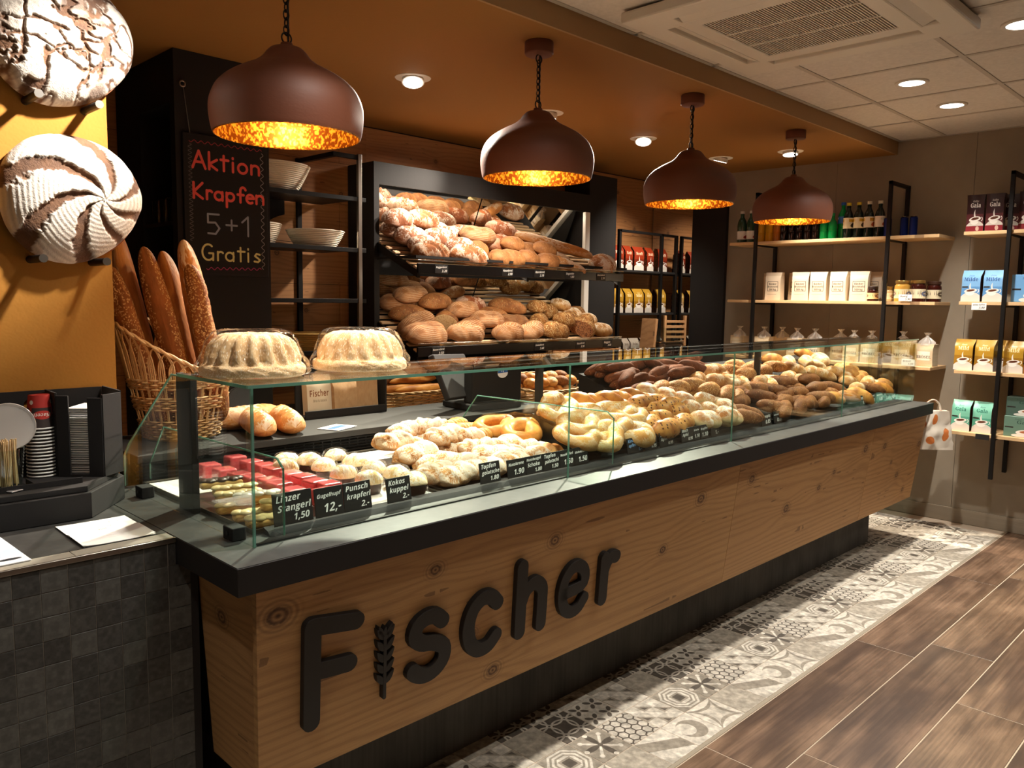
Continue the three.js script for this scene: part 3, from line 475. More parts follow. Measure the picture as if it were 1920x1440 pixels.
const K = {
  flour: bm(crust(1001, 256, 256, [162, 108, 78], [110, 66, 46], { flour: 0.65, reach: 0.5 }), 0.85),
  floursc: bm(crust(1007, 256, 256, [174, 116, 74], [124, 74, 46], { flour: 0.55, reach: 0.48 }), 0.85),
  boule: bm(crust(1009, 256, 256, [190, 130, 84], [140, 84, 50], { flour: 1.1, reach: 0.6 }), 0.85),
  crust: bm(crust(1013, 256, 256, [168, 98, 58], [112, 60, 34], { flour: 0.2 }), 0.6),
  round: bm(crust(1019, 256, 256, [188, 132, 80], [132, 84, 48], { seeds: 220, long: 2.4, wide: 1.2, seedA: [120, 70, 36], seedB: [226, 190, 130] }), 0.6),
  long: bm(crust(1021, 256, 256, [206, 150, 94], [164, 104, 58], { flour: 0.3 }), 0.6),
  ridge: bm(crust(1031, 256, 256, [182, 128, 82], [130, 84, 50], { ridge: 230, flour: 0.6 }), 0.75),
  ridgesc: bm(crust(1033, 256, 256, [190, 136, 88], [138, 90, 54], { ridge: 250, flour: 0.7 }), 0.75),
  seedl: bm(crust(1039, 256, 256, [178, 122, 74], [124, 78, 44], { seeds: 420, long: 3, wide: 1.5, seedA: [94, 66, 40], seedB: [214, 178, 120] }), 0.65),
  seedr: bm(crust(1049, 256, 256, [172, 122, 70], [122, 80, 44], { seeds: 760, long: 3.4, wide: 1.8, spread: 0.9, seedA: [236, 216, 166], seedB: [186, 148, 90] }), 0.7),
  topped: bm(crust(1051, 256, 256, [206, 160, 98], [158, 108, 60], { flour: 1.0, reach: 0.3 }), 0.75),
  golden: bm(crust(1061, 256, 256, [214, 150, 74], [164, 94, 38], {}), 0.45, 0.0006),
  loop: bm(crust(1063, 256, 256, [228, 180, 108], [190, 126, 62], { flour: 0.25 }), 0.5, 0.0005),
  pale: bm(crust(1069, 256, 256, [208, 156, 92], [164, 106, 56], { flour: 0.35, seeds: 60, long: 2.4, wide: 1.4 }), 0.6),
  white: bm(crust(1087, 256, 256, [236, 206, 152], [218, 170, 106], { flour: 0.5 }), 0.6),
  raisin: bm(crust(1091, 256, 256, [212, 156, 84], [158, 92, 42], { seeds: 34, long: 5.4, wide: 4.2, seedA: [70, 34, 18], seedB: [104, 52, 24], spread: 0.6 }), 0.4, 0.0006),
  krapfen: bm(crust(1093, 256, 256, [214, 148, 84], [176, 108, 58], { pale: [246, 226, 172], paleAt: 0.17, flour: 1.0, reach: 0.22 }), 0.6),
  seeded: bm(crust(1097, 256, 256, [198, 138, 76], [148, 90, 46], { seeds: 640, long: 3.2, wide: 1.6, seedA: [240, 220, 172], seedB: [196, 154, 96] }), 0.65),
  brown: bm(crust(1103, 256, 256, [146, 90, 48], [98, 56, 28], { seeds: 340, long: 3, wide: 1.5, seedA: [206, 166, 108], seedB: [122, 80, 44] }), 0.65),
  knot: bm(crust(1109, 256, 256, [218, 162, 92], [168, 108, 54], { seeds: 300, long: 2.2, wide: 1.3, seedA: [60, 44, 34], seedB: [236, 214, 170] }), 0.55),
  dark: bm(crust(1117, 256, 256, [124, 70, 38], [84, 46, 24], { seeds: 40, long: 2.4, wide: 1.2 }), 0.8, 0.002),
  strudel: bm(crust(1123, 256, 256, [212, 152, 88], [160, 98, 50], { flour: 1.5, reach: 0.55 }), 0.85),
  twist: bm(crust(1129, 256, 256, [222, 166, 80], [176, 112, 44], { rings: 60 }), 0.5),
  baguette: bm(crust(1151, 256, 512, [206, 142, 78], [160, 98, 48], { flour: 0.2 }), 0.55),
  sesame: bm(crust(1153, 256, 512, [150, 92, 46], [108, 62, 30], { seeds: 2400, long: 3.0, wide: 1.7, spread: 0.85, seedA: [218, 182, 122], seedB: [150, 104, 58] }), 0.65),
  pumpernickel: std({ map: dataTex(128, 128, (u, v) => { const n = fbm(N1, u * 10, v * 10, 4, 10), s = N2(u * 30, v * 30, 30); return s > 0.74 ? [70, 40, 24] : mix3([186, 130, 84], [132, 80, 46], clamp((n - 0.5) * 2 + 0.5)); }), roughness: 0.85 }),
  crumb: std({ map: dataTex(128, 128, (u, v) => { const n = fbm(N3, u * 22, v * 22, 3, 22); return mix3([236, 214, 168], [206, 172, 118], sstep(0.45, 0.65, n)); }), roughness: 0.9 }),
};
// an oval loaf lying along x, crown up, its base on y = 0
function loaf(o) {
  const { L = 0.3, W = 0.13, H = 0.1, p = 2.3, seed = 1, bump = 0.05, flat = 0.34, nu = 28, nv = 22, bend = 0, scores = [], spiral = 0, taper = 0, waist = 0, cutEnd = 0, hump = 0 } = o;
  const pos = [], uv = [], idx = [], R0 = rng(seed), ph = [R0() * 6, R0() * 6, R0() * 6], NL = lattice(seed + 400, 32), lump = o.lump ?? 0.09;
  for (let j = 0; j <= nv; j++) {
    const s0 = -Math.cos(PI * j / nv), s = cutEnd ? Math.max(s0, -cutEnd) : s0, r = Math.pow(Math.max(0, 1 - Math.pow(Math.abs(s), p)), 1 / 2) * (1 - taper * s) * (1 - waist * Math.exp(-s * s * 14)), endcap = cutEnd && s0 < -cutEnd ? Math.max(0, (1 + s0) / (1 - cutEnd)) : 1;
    for (let i = 0; i <= nu; i++) {
      const a = 2 * PI * i / nu - PI / 2, sy = Math.sin(a), cz = Math.cos(a);
      let k = 1 + bump * (Math.sin(s * 3.1 + ph[0] + sy * 1.2) * 0.5 + Math.sin(s * 6.7 + a * 2 + ph[1]) * 0.3 + Math.sin(a * 3 + ph[2] + s * 2) * 0.3) * Math.min(1, r * 1.4);
      k *= 1 + lump * 2 * (fbm(NL, s * 3 + 9 + sy, cz * 2.2 + sy * 1.3 + 9, 4) - 0.47) * Math.min(1, r * 1.3);
      if (spiral) k *= 1 + 0.10 * Math.sin(s * spiral + a * 1.0);
      if (hump) k *= 1 + hump * Math.abs(Math.sin(s * PI * 1.5));
      const zl = cz * r;
      if (sy > 0) for (const [c, sl, dp, wd] of scores) { const d = (s - c - sl * zl) / wd; k *= 1 - dp * Math.exp(-d * d) * Math.min(1, sy * 1.6) + dp * 0.35 * Math.exp(-(d - 1.6) * (d - 1.6)) * Math.min(1, sy); }
      const yy = (sy > 0 ? sy * (1 - flat) : sy * flat) * H, e = k * r * endcap;
      pos.push(s * L / 2 * (1 + (k - 1) * 0.3), yy * e, cz * W / 2 * e + bend * L * (s * s - 0.35)); uv.push(i / nu, (s + 1) / 2);
    }
  }
  for (let j = 0; j < nv; j++) for (let i = 0; i < nu; i++) { const a = j * (nu + 1) + i, b = a + nu + 1; idx.push(a, b, a + 1, b, b + 1, a + 1); }
  const g = new THREE.BufferGeometry(); g.setAttribute('position', new THREE.Float32BufferAttribute(pos, 3)); g.setAttribute('uv', new THREE.Float32BufferAttribute(uv, 2)); g.setIndex(idx); g.computeVertexNormals();
  g.computeBoundingBox(); g.translate(0, -g.boundingBox.min.y, 0); return g;
}
// ring-shaped pastry: an oval loop of dough, thicker on one side
function ringLoaf(o) {
  const { A = 0.075, B = 0.05, r = 0.026, seed = 1, nu = 16, nv = 36, squeeze = 0.35 } = o, pos = [], uv = [], idx = [], q = rng(seed)() * 6;
  for (let j = 0; j <= nv; j++) {
    const t = 2 * PI * j / nv, cx = Math.cos(t) * A, cz = Math.sin(t) * B * (1 - squeeze * Math.cos(t)), rr = r * (1 + 0.28 * Math.cos(t) + 0.05 * Math.sin(t * 5 + q)), nx = Math.cos(t) / A, nz = Math.sin(t) / B, l = Math.hypot(nx, nz);
    for (let i = 0; i <= nu; i++) { const a = 2 * PI * i / nu - PI / 2, c = Math.cos(a) * rr, y = Math.sin(a) * rr; pos.push(cx + nx / l * c, y * (y > 0 ? 1 : 0.75), cz + nz / l * c); uv.push(i / nu, j / nv * 2); }
  }
  for (let j = 0; j < nv; j++) for (let i = 0; i < nu; i++) { const a = j * (nu + 1) + i, b = a + nu + 1; idx.push(a, a + 1, b, b, a + 1, b + 1); }
  const g = new THREE.BufferGeometry(); g.setAttribute('position', new THREE.Float32BufferAttribute(pos, 3)); g.setAttribute('uv', new THREE.Float32BufferAttribute(uv, 2)); g.setIndex(idx); g.computeVertexNormals(); g.computeBoundingBox(); g.translate(0, -g.boundingBox.min.y, 0); return g;
}
const three = (f) => [f(1), f(2), f(3)];
const small = { nu: 22, nv: 16 };
const SC = (n, sl = 0.5, dp = 0.13, wd = 0.06) => Array.from({ length: n }, (_, k) => [-0.55 + 1.1 * (k + 0.5) / n, sl, dp, wd]);
const G = {
  flour: three((s) => loaf({ L: 0.25, W: 0.15, H: 0.105, seed: s * 7, bump: 0.09 })), floursc: three((s) => loaf({ L: 0.26, W: 0.15, H: 0.105, seed: s * 5, scores: SC(3, 0.7, 0.2, 0.08), nv: 40 })),
  boule: three((s) => loaf({ L: 0.2, W: 0.19, H: 0.11, seed: s, p: 2, bump: 0.07, scores: [[0, 0, 0.12, 0.05]], nv: 30 })), crust: three((s) => loaf({ L: 0.23, W: 0.135, H: 0.1, seed: s * 3, bump: 0.08, scores: [[0.1, 2.2, 0.14, 0.12]], nv: 30 })),
  round: three((s) => loaf({ L: 0.19, W: 0.15, H: 0.095, seed: s * 11, p: 2 })), long: three((s) => loaf({ L: 0.3, W: 0.085, H: 0.07, seed: s * 13, p: 3, scores: SC(4, 1.2, 0.1, 0.05), nv: 40 })),
  ridge: three((s) => loaf({ L: 0.28, W: 0.14, H: 0.1, p: 3, seed: s * 17, bump: 0.05 })), ridgesc: three((s) => loaf({ L: 0.28, W: 0.145, H: 0.105, p: 3, seed: s * 19, scores: [[-0.1, 1.1, 0.2, 0.09], [0.28, 1.1, 0.2, 0.09]], nv: 44 })),
  seedl: three((s) => loaf({ L: 0.29, W: 0.135, H: 0.1, seed: s * 23 })), seedr: three((s) => loaf({ L: 0.19, W: 0.12, H: 0.095, seed: s * 29, bump: 0.08, scores: s === 2 ? [[0, 2.5, 0.25, 0.12]] : [] , nv: 26 })),
  topped: three((s) => loaf({ L: 0.16, W: 0.13, H: 0.09, seed: s * 31, p: 2.8, flat: 0.5, scores: SC(3, 0.2, 0.06, 0.06), nv: 26 })), cut: three((s) => loaf({ L: 0.24, W: 0.14, H: 0.105, seed: s * 37, cutEnd: 0.28 })), nutcut: three((s) => loaf({ L: 0.17, W: 0.13, H: 0.1, seed: s * 41, cutEnd: 0.35, p: 3 })),
  golden: three((s) => loaf({ L: 0.15, W: 0.075, H: 0.062, seed: s * 43, bend: 0.12, scores: [[0, 2, 0.14, 0.1]], nv: 20, nu: 22 })), loop: three((s) => ringLoaf({ seed: s, A: 0.07, B: 0.044, r: 0.032 })),
  pale: three((s) => loaf({ L: 0.17, W: 0.08, H: 0.062, seed: s * 47, ...small })), white: three((s) => loaf({ L: 0.15, W: 0.085, H: 0.065, seed: s * 53, ...small })),
  raisin: three((s) => loaf({ L: 0.15, W: 0.08, H: 0.062, seed: s * 59, bump: 0.06, scores: [[0, 1.6, 0.1, 0.1]], nu: 22, nv: 20 })), krapfen: three((s) => loaf({ L: 0.102, W: 0.1, H: 0.066, p: 2, flat: 0.48, seed: s * 61, bump: 0.03, ...small })),
  seeded: three((s) => loaf({ L: 0.19, W: 0.075, H: 0.064, p: 2, seed: s * 67, scores: [[0, 2.4, 0.1, 0.1]], nu: 22, nv: 22 })), brown: three((s) => loaf({ L: 0.19, W: 0.072, H: 0.06, p: 1.9, seed: s * 71, bump: 0.08, lump: 0.13, nu: 22, nv: 22, waist: s === 2 ? 0.12 : 0 })),
  knot: three((s) => loaf({ L: 0.13, W: 0.095, H: 0.064, p: 2, seed: s * 73, spiral: 9, ...small })), dark: three((s) => loaf({ L: 0.25, W: 0.056, H: 0.052, p: 3, seed: s * 79, bump: 0.1, lump: 0.14, nu: 20, nv: 26 })),
  strudel: three((s) => loaf({ L: 0.15, W: 0.1, H: 0.062, p: 5, flat: 0.42, seed: s * 83, bump: 0.12, lump: 0.2, hump: 0.08, nu: 28, nv: 28, spiral: s === 2 ? 14 : 0 })), twist: three((s) => loaf({ L: 0.14, W: 0.075, H: 0.045, seed: s * 89, spiral: 26, p: 3, nv: 44, nu: 22 })),
  powder: three((s) => loaf({ L: 0.14, W: 0.08, H: 0.055, seed: s * 97, ...small })), bun: three((s) => loaf({ L: 0.14, W: 0.085, H: 0.06, seed: s * 101, ...small })), loopy: three((s) => ringLoaf({ seed: s + 5, A: 0.078, B: 0.048, r: 0.034 })),
  baguette: three((s) => loaf({ L: 0.6, W: 0.085, H: 0.075, p: 5, seed: s * 103, nv: 60, nu: 24, scores: SC(5, 1.6, 0.09, 0.05), bump: 0.05 })),
};
K.powder = K.strudel; K.bun = K.pale; K.loopy = K.golden; K.cut = K.seedl; K.nutcut = K.seedr;
const KIND = {
  flour: ['floured_loaf', 'floury brown loaf'], floursc: ['scored_loaf', 'slashed floury loaf'], boule: ['round_loaf', 'round white floured loaf'], crust: ['farmhouse_loaf', 'dark crusted farmhouse loaf'], round: ['seed_bread', 'speckled golden brown loaf'], long: ['long_loaf', 'slim pale long loaf'],
  ridge: ['ridged_loaf', 'brown ridged loaf'], ridgesc: ['ridged_loaf', 'slashed ridged loaf'], seedl: ['seeded_loaf', 'long seeded loaf'], seedr: ['seeded_loaf', 'small grainy loaf'], topped: ['crackle_loaf', 'small crackled loaf'], cut: ['halved_loaf', 'halved seeded loaf'], nutcut: ['halved_nut_loaf', 'halved nut loaf'],
  golden: ['golden_roll', 'golden crescent roll'], loop: ['pretzel_ring', 'pale yellow ring pastry'], pale: ['white_roll', 'light golden roll'], white: ['white_roll', 'pale creamy roll'], raisin: ['raisin_bun', 'glossy raisin bun'], krapfen: ['doughnut', 'pale waisted doughnut'], seeded: ['seeded_roll', 'sesame covered roll'], brown: ['brown_roll', 'brown grain roll'], knot: ['knot_roll', 'poppy seed knot roll'], dark: ['dark_bread_stick', 'dark brown rye stick'],
  strudel: ['sugared_pastry', 'sugared pastry pocket'], twist: ['twisted_pastry', 'yellow twisted pastry'], powder: ['sugared_pastry', 'sugar dusted bun'], bun: ['white_roll', 'smooth pale bun'], loopy: ['golden_ring', 'golden ring pastry'],
};
// three bakes of every crust: as it is, darker, a little paler
const BAKE = {}; for (const k in K) BAKE[k] = [K[k], (() => { const m = K[k].clone(); m.color.setRGB(0.74, 0.68, 0.62); return m; })(), (() => { const m = K[k].clone(); m.color.setRGB(0.88, 0.86, 0.84); return m; })()];
// list of [kind, x, z]; floorAt gives the height of what carries them. Rows are counted from the front, places from the cake end.
function heap(list, floorAt, slopeTilt, where, group, category, yawOf, rowEdges, rowName, seed = 3) {
  const r = rng(seed), items = list.map(([kind, x, z], i) => ({ kind, x, z, i }));
  for (const it of items) { it.row = rowEdges.filter((e) => it.z < e).length; }
  const rows = {}; for (const it of items) (rows[it.row] ??= []).push(it);
  for (const k in rows) rows[k].sort((a, b) => a.x - b.x).forEach((it, n) => { it.n = n; });
  items.sort((a, b) => a.i - b.i);
  for (const it of items) {
    const [name, desc] = KIND[it.kind], label = `${desc}, ${ORD[it.n]} ${rowName(it.row)} ${where}`;
    const o = shade(new THREE.Mesh(G[it.kind][it.i % 3], BAKE[it.kind][Math.floor(r() * 2.99)])); o.name = numbered(name); o.userData = { label, category: category(it.kind), group }; scene.add(o);
    const [yaw, tilt, lift, big = 1] = yawOf(it, r), s = (0.94 + r() * 0.12) * big;
    o.position.set(it.x, floorAt(it.z, it) + lift, it.z); o.rotation.order = 'XYZ'; o.rotation.set(slopeTilt, 0, 0); o.rotateY(yaw); if (tilt) o.rotateZ(tilt); o.scale.set(s * (0.95 + r() * 0.1), s, s);
    if (it.kind === 'cut' || it.kind === 'nutcut') {          // cut face
      const gg = G[it.kind][it.i % 3]; gg.computeBoundingBox(); const b = gg.boundingBox, e = it.kind === 'cut' ? 0.28 : 0.35, Lh = b.max.x / 1, ry = (b.max.y - b.min.y) * 0.48, rz = (b.max.z - b.min.z) * 0.48;
      const f = new THREE.CylinderGeometry(1, 1, 0.004, 26).rotateZ(PI / 2).scale(1, ry, rz); part('cut_face', f, it.kind === 'cut' ? K.crumb : K.pumpernickel, o, [-Lh * e - 0.002, ry * 1.0, 0]);
    }
  }
}
// measured places: [kind, x, z] in metres
const PILE = [['loop',2.441,-2.164],['loop',2.494,-2.098],['loop',2.385,-2.014],['loop',2.304,-1.958],['loop',2.545,-1.986],['loop',2.431,-1.926],['loop',2.666,-2.062],['loop',2.724,-2.036],['powder',2.669,-1.936],['golden',2.708,-2.2],['golden',2.772,-2.182],['golden',2.895,-2.2],['golden',2.983,-2.2],['golden',2.608,-2.2],['raisin',2.814,-2.095],['raisin',2.946,-2.121],['raisin',3.093,-2.142],['raisin',2.995,-2.073],['raisin',3.11,-2.08],['raisin',2.795,-1.968],['raisin',2.904,-1.998],['raisin',2.908,-1.927],['raisin',3.017,-1.951],['raisin',2.825,-1.909],['raisin',3.124,-2.033],['krapfen',3.118,-2.214],['krapfen',3.213,-2.172],['krapfen',3.278,-2.119],['krapfen',3.401,-2.076],['krapfen',3.184,-2.021],['krapfen',3.295,-1.989],['krapfen',3.422,-1.979],['krapfen',3.191,-1.924],['krapfen',3.318,-1.922],['krapfen',3.324,-1.916],['krapfen',3.143,-1.933],['seeded',3.273,-2.247],['seeded',3.398,-2.227],['seeded',3.515,-2.23],['seeded',3.592,-2.173],['seeded',3.699,-2.132],['pale',3.644,-2.28],['pale',3.918,-2.351],['pale',3.81,-2.255],['pale',3.944,-2.248],['dark',3.162,-2.411],['dark',3.159,-2.474],['dark',3.146,-2.373],['dark',3.379,-2.505],['dark',3.238,-2.453],['dark',3.485,-2.493],['dark',3.367,-2.401],['dark',3.223,-2.342],['dark',3.157,-2.323],['dark',3.212,-2.334],['dark',3.437,-2.391],['dark',3.43,-2.346],['dark',3.609,-2.392],['dark',3.795,-2.462],['dark',3.529,-2.326],['dark',3.907,-2.436],['dark',3.752,-2.367],['dark',3.536,-2.296],['white',4.902,-2.393],['white',5.097,-2.364],['white',5.278,-2.343],['white',5.36,-2.382],['white',5.36,-2.389],['golden',5.287,-2.469],['golden',4.824,-2.458],['seeded',4.392,-2.362],['seeded',4.602,-2.328],['seeded',4.27,-2.406],['seeded',4.151,-2.267],['seeded',4.085,-2.33],['pale',4.756,-2.287],['pale',4.939,-2.248],['pale',4.984,-2.196],['pale',5.133,-2.176],['pale',5.36,-2.229],['pale',4.574,-2.222],['pale',4.322,-2.201],['pale',4.191,-2.207],['knot',5.36,-2.189],['knot',5.36,-2.104],['knot',5.36,-2.217],['knot',5.299,-2.154],['brown',4.663,-2.138],['brown',4.343,-2.144],['brown',4.05,-2.137],['brown',3.79,-2.129],['brown',4.29,-2.033],['brown',4.563,-2.041],['brown',4.723,-2.015],['brown',4.133,-2.085],['pale',5.07,-2.07],['pale',5.274,-2.025],['pale',4.951,-1.964],['pale',3.926,-2.207],['knot',5.36,-1.958],['brown',5.105,-1.939],['golden',5.202,-1.914],['brown',3.89,-2.027],['brown',3.67,-2.031],['brown',4.001,-1.97],['brown',4.16,-1.933],['brown',4.378,-1.933],['brown',4.404,-1.927],['brown',3.551,-1.934],['brown',3.82,-1.931],['brown',3.886,-1.908],['brown',4.084,-1.912],['brown',4.168,-1.907],['brown',3.474,-1.908],['krapfen',3.367,-1.914],['golden',4.482,-1.911],['golden',4.694,-1.916],['golden',4.862,-1.915]];
const RACKU = [['flour',3.068,-4.072],['flour',3.059,-3.934],['flour',3.079,-3.85],['flour',3.607,-4.12],['flour',3.373,-4.109],['flour',3.3,-3.971],['flour',3.391,-3.867],['floursc',3.051,-3.742],['floursc',3.337,-3.726],['crust',3.817,-3.977],['crust',4.053,-4.093],['round',3.605,-3.726],['round',3.865,-3.742],['round',4.038,-3.902],['round',4.05,-3.723],['round',3.659,-4.006],['round',3.52,-3.861],['round',3.701,-3.676],['round',4.202,-3.95],['long',4.218,-3.689],['long',4.224,-3.846],['boule',4.646,-3.73]];
const RACKL = [['seedl',3.093,-3.996],['seedl',3.74,-3.963],['crust',3.438,-3.985],['cut',3.267,-3.862],['ridge',2.923,-3.755],['ridge',2.987,-3.667],['ridge',3.389,-3.775],['ridgesc',3.313,-3.677],['long',3.718,-4.152],['round',3.713,-4.26],['round',3.443,-4.116],['ridge',3.27,-4.134],['ridge',3.081,-4.15],['ridge',2.774,-3.821],['ridge',3.849,-3.858],['ridgesc',3.681,-3.675],['seedr',4.131,-3.872],['seedr',4.127,-3.742],['seedr',4.185,-3.652],['seedr',4.801,-3.983],['seedr',4.365,-4.017],['topped',4.809,-3.871],['topped',4.65,-3.662],['topped',4.57,-3.951],['nutcut',4.458,-3.68],['nutcut',4.436,-3.773],['nutcut',4.428,-3.867]];
const PASTRY = [['strudel',1.926,-2.517],['strudel',2.032,-2.489],['strudel',1.749,-2.349],['strudel',1.737,-2.194],['strudel',1.96,-2.311],['strudel',2.053,-2.287],['strudel',1.983,-2.071],['strudel',2.089,-2.117],['strudel',2.154,-2.078],['strudel',1.802,-2.053],['strudel',1.663,-1.998],['strudel',1.712,-1.921],['strudel',1.837,-1.91],['strudel',1.989,-2.149],['strudel',1.982,-1.941],['twist',2.225,-2.555],['twist',2.186,-2.436],['twist',2.172,-2.312],['loopy',2.304,-2.336],['loopy',2.377,-2.227],['knot',2.216,-2.013],['bun',2.661,-2.68],['bun',2.476,-2.493],['bun',2.499,-2.368]];
const TRAY = [['cube',1.171,-2.564],['cube',1.174,-2.462],['cube',1.271,-2.635],['cube',1.275,-2.524],['cube',1.178,-2.365],['cube',1.282,-2.441],['cube',1.194,-2.306],['cube',1.208,-2.228],['cube',1.278,-2.371],['cube',1.205,-2.167],['cube',1.282,-2.274],['cube',1.198,-2.073],['cube',1.286,-2.203],['cube',1.278,-2.123],['cube',1.233,-2.003],['cube',1.291,-2.071],['cube',1.288,-1.973],['dome',1.392,-2.476],['dome',1.451,-2.424],['dome',1.435,-2.308],['dome',1.557,-2.428],['dome',1.557,-2.305],['dome',1.423,-2.173],['dome',1.538,-2.168],['dome',1.435,-2.049],['dome',1.549,-2.062],['dome',1.468,-1.873],['dome',1.33,-2.374],['stang',1.082,-2.318],['stang',1.072,-2.205],['stang',1.046,-2.132],['stang',1.079,-2.085],['stang',1.101,-1.975],['stang',0.946,-2.106],['stang',0.938,-2.005],['stang',0.948,-1.933],['stang',0.983,-1.841],['stang',0.948,-1.787]];

// ---------------------------------------------------------------- heaps of rolls on the ramp
const catOf = (k) => ({ krapfen: 'doughnut', loop: 'pastry', powder: 'pastry', raisin: 'bun', golden: 'roll', strudel: 'pastry', twist: 'pastry', loopy: 'pastry' })[k] ?? (['flour', 'floursc', 'boule', 'crust', 'round', 'long', 'ridge', 'ridgesc', 'seedl', 'seedr', 'topped', 'cut', 'nutcut'].includes(k) ? 'bread' : 'roll');
const RAMP = Math.atan(0.34);
heap(PILE, (z) => pileY(z) - 0.034, RAMP, 'behind the tags', 'rolls heaped on the ramp', catOf, (it, r) => {
  const y = { dark: 0.08 + (r() - 0.5) * 0.7, loop: 0.2 + (r() - 0.5) * 0.9, krapfen: r() * 6, golden: -0.7 + (r() - 0.5) * 0.8, white: 0.2 + (r() - 0.5) }[it.kind] ?? (-0.15 + (r() - 0.5) * 1.1);
  const lift = it.kind === 'dark' ? 0.012 + r() * 0.05 : r() * 0.022; return [y, (r() - 0.5) * (it.kind === 'dark' ? 0.5 : 0.3), lift, it.kind === 'dark' ? 1 : 1.13];
}, [-1.945, -2.01, -2.08, -2.15, -2.225, -2.31, -2.41], (k) => `from the cakes in row ${['one', 'two', 'three', 'four', 'five', 'six', 'seven', 'eight'][k]}`, 17);
// second layer: the same kinds bedded under the top ones where the heap is deep (seen between them)
{
  const fill = [], r = rng(77);
  PILE.forEach(([k, x, z], i) => { if (i % 2 === 0 && z < -1.97 && k !== 'dark' && x < 5.3) fill.push([k === 'loop' ? 'loop' : k, Math.min(5.34, x + 0.055 + r() * 0.02), z + 0.035]); });
  heap(fill, (z) => pileY(z) - 0.037, RAMP, 'of the ramp', 'rolls heaped on the ramp', catOf, (it, q) => [(q() - 0.5) * 1.6, 0, 0, 1.1], [-1.99, -2.08, -2.17, -2.27], (k) => `from the cakes in lower row ${['one', 'two', 'three', 'four', 'five', 'six'][k]}`, 23);
}
// ---------------------------------------------------------------- flat trays with pastries
function tray(name, label, x0, z0, x1, z1, mat, y = HS) {
  const t = thing(name, label, 'tray', [(x0 + x1) / 2, y + 0.001, (z0 + z1) / 2]), w = x1 - x0, d = z1 - z0, a = w / 2, b = d / 2;
  part('base', box(-a, 0, -b, a, 0.004, b), mat, t);
  part('rim', merge([box(-a, 0.004, -b, a, 0.012, -b + 0.004), box(-a, 0.004, b - 0.004, a, 0.012, b), box(-a, 0.004, -b + 0.004, -a + 0.004, 0.012, b - 0.004), box(a - 0.004, 0.004, -b + 0.004, a, 0.012, b - 0.004)]), mat, t); return t;
}
M.trayMetal = std({ color: 0x5a544c, roughness: 0.3, metalness: 0.8 });
M.doily = std({ map: canvasTex(256, 256, (g) => { fillAll(g, '#efece6'); g.fillStyle = '#cfcac0'; for (let j = 0; j < 16; j++) for (let i = 0; i < 16; i++) { g.beginPath(); g.arc(8 + i * 16, 8 + j * 16, (i + j) % 2 ? 3 : 1.6, 0, PI * 2); g.fill(); } }), roughness: 0.9 });
const t1 = tray('cake_tray', 'dark metal tray of pink cubes and braided biscuits in the glass corner', 0.965, -2.63, 1.6, -1.89, M.trayMetal);
part('paper_doily', box(-0.3, 0.004, -0.36, -0.1, 0.005, -0.13), M.doily, t1); part('paper_doily', box(0.02, 0.004, -0.05, 0.3, 0.005, 0.34), M.doily, t1);
const t2 = tray('pastry_tray', 'dark metal tray of sugar dusted pastries', 1.615, -2.63, 2.325, -1.89, M.trayMetal); part('paper_doily', box(-0.33, 0.004, -0.35, -0.02, 0.005, -0.2), M.doily, t2);
tray('white_tray', 'small white tray under the pale ring pastries', 2.36, -1.98, 2.52, -1.885, M.paper, HS + 0.012).position.y = HS + 0.0545;
heap(PASTRY.filter((q) => q[0] !== 'bun' && q[1] < 2.3).map(([k, x, z]) => [k, x, Math.min(z, -1.965)]), (z, it) => HS + 0.006 + 0.055 * clamp((-1.98 - z) / 0.35), 0.08, 'on the sugared pastry tray', 'pastries on the second tray', catOf, (it, r) => [(it.kind === 'twist' ? 0.1 : -0.25) + (r() - 0.5) * 1.2, (r() - 0.5) * 0.2, 0], [-2.02, -2.16, -2.33], (k) => `from the cakes in row ${['one', 'two', 'three', 'four'][k]}`, 31);
{ const under = PASTRY.filter((q) => q[0] === 'strudel' && q[2] < -2.03).map(([k, x, z]) => [k, x + 0.03, z + 0.05]); heap(under, () => HS + 0.006, 0, 'of the tray', 'pastries on the second tray', catOf, (it, r) => [(r() - 0.5) * 1.4, 0, 0], [-2.02, -2.2], (k) => `from the cakes in the lower ${['front', 'middle', 'back'][k]} row`, 33); }
[[2.262, -2.35, 0.1, 'loopy', HS + 0.058, 'golden ring pastry lying behind the sugared pastries'], [2.275, -2.21, 0.5, 'loopy', HS + 0.055, 'golden ring pastry leaning on the sugared pastries by the divider'], [2.445, -2.2, 0.1, 'bun', 1.068, 'smooth pale bun on top of the two stacked before the till'], [2.44, -2.2, -0.2, 'bun', 1.018, 'smooth pale bun at the bottom of the two stacked before the till']].forEach(([x, z, a, k, y, label], i) => { single(KIND[k][0], label, 'pastry', G[k][i % 3], K[k], [x, y, z], a).rotation.x = i < 2 ? 0.2 : 0.1; });
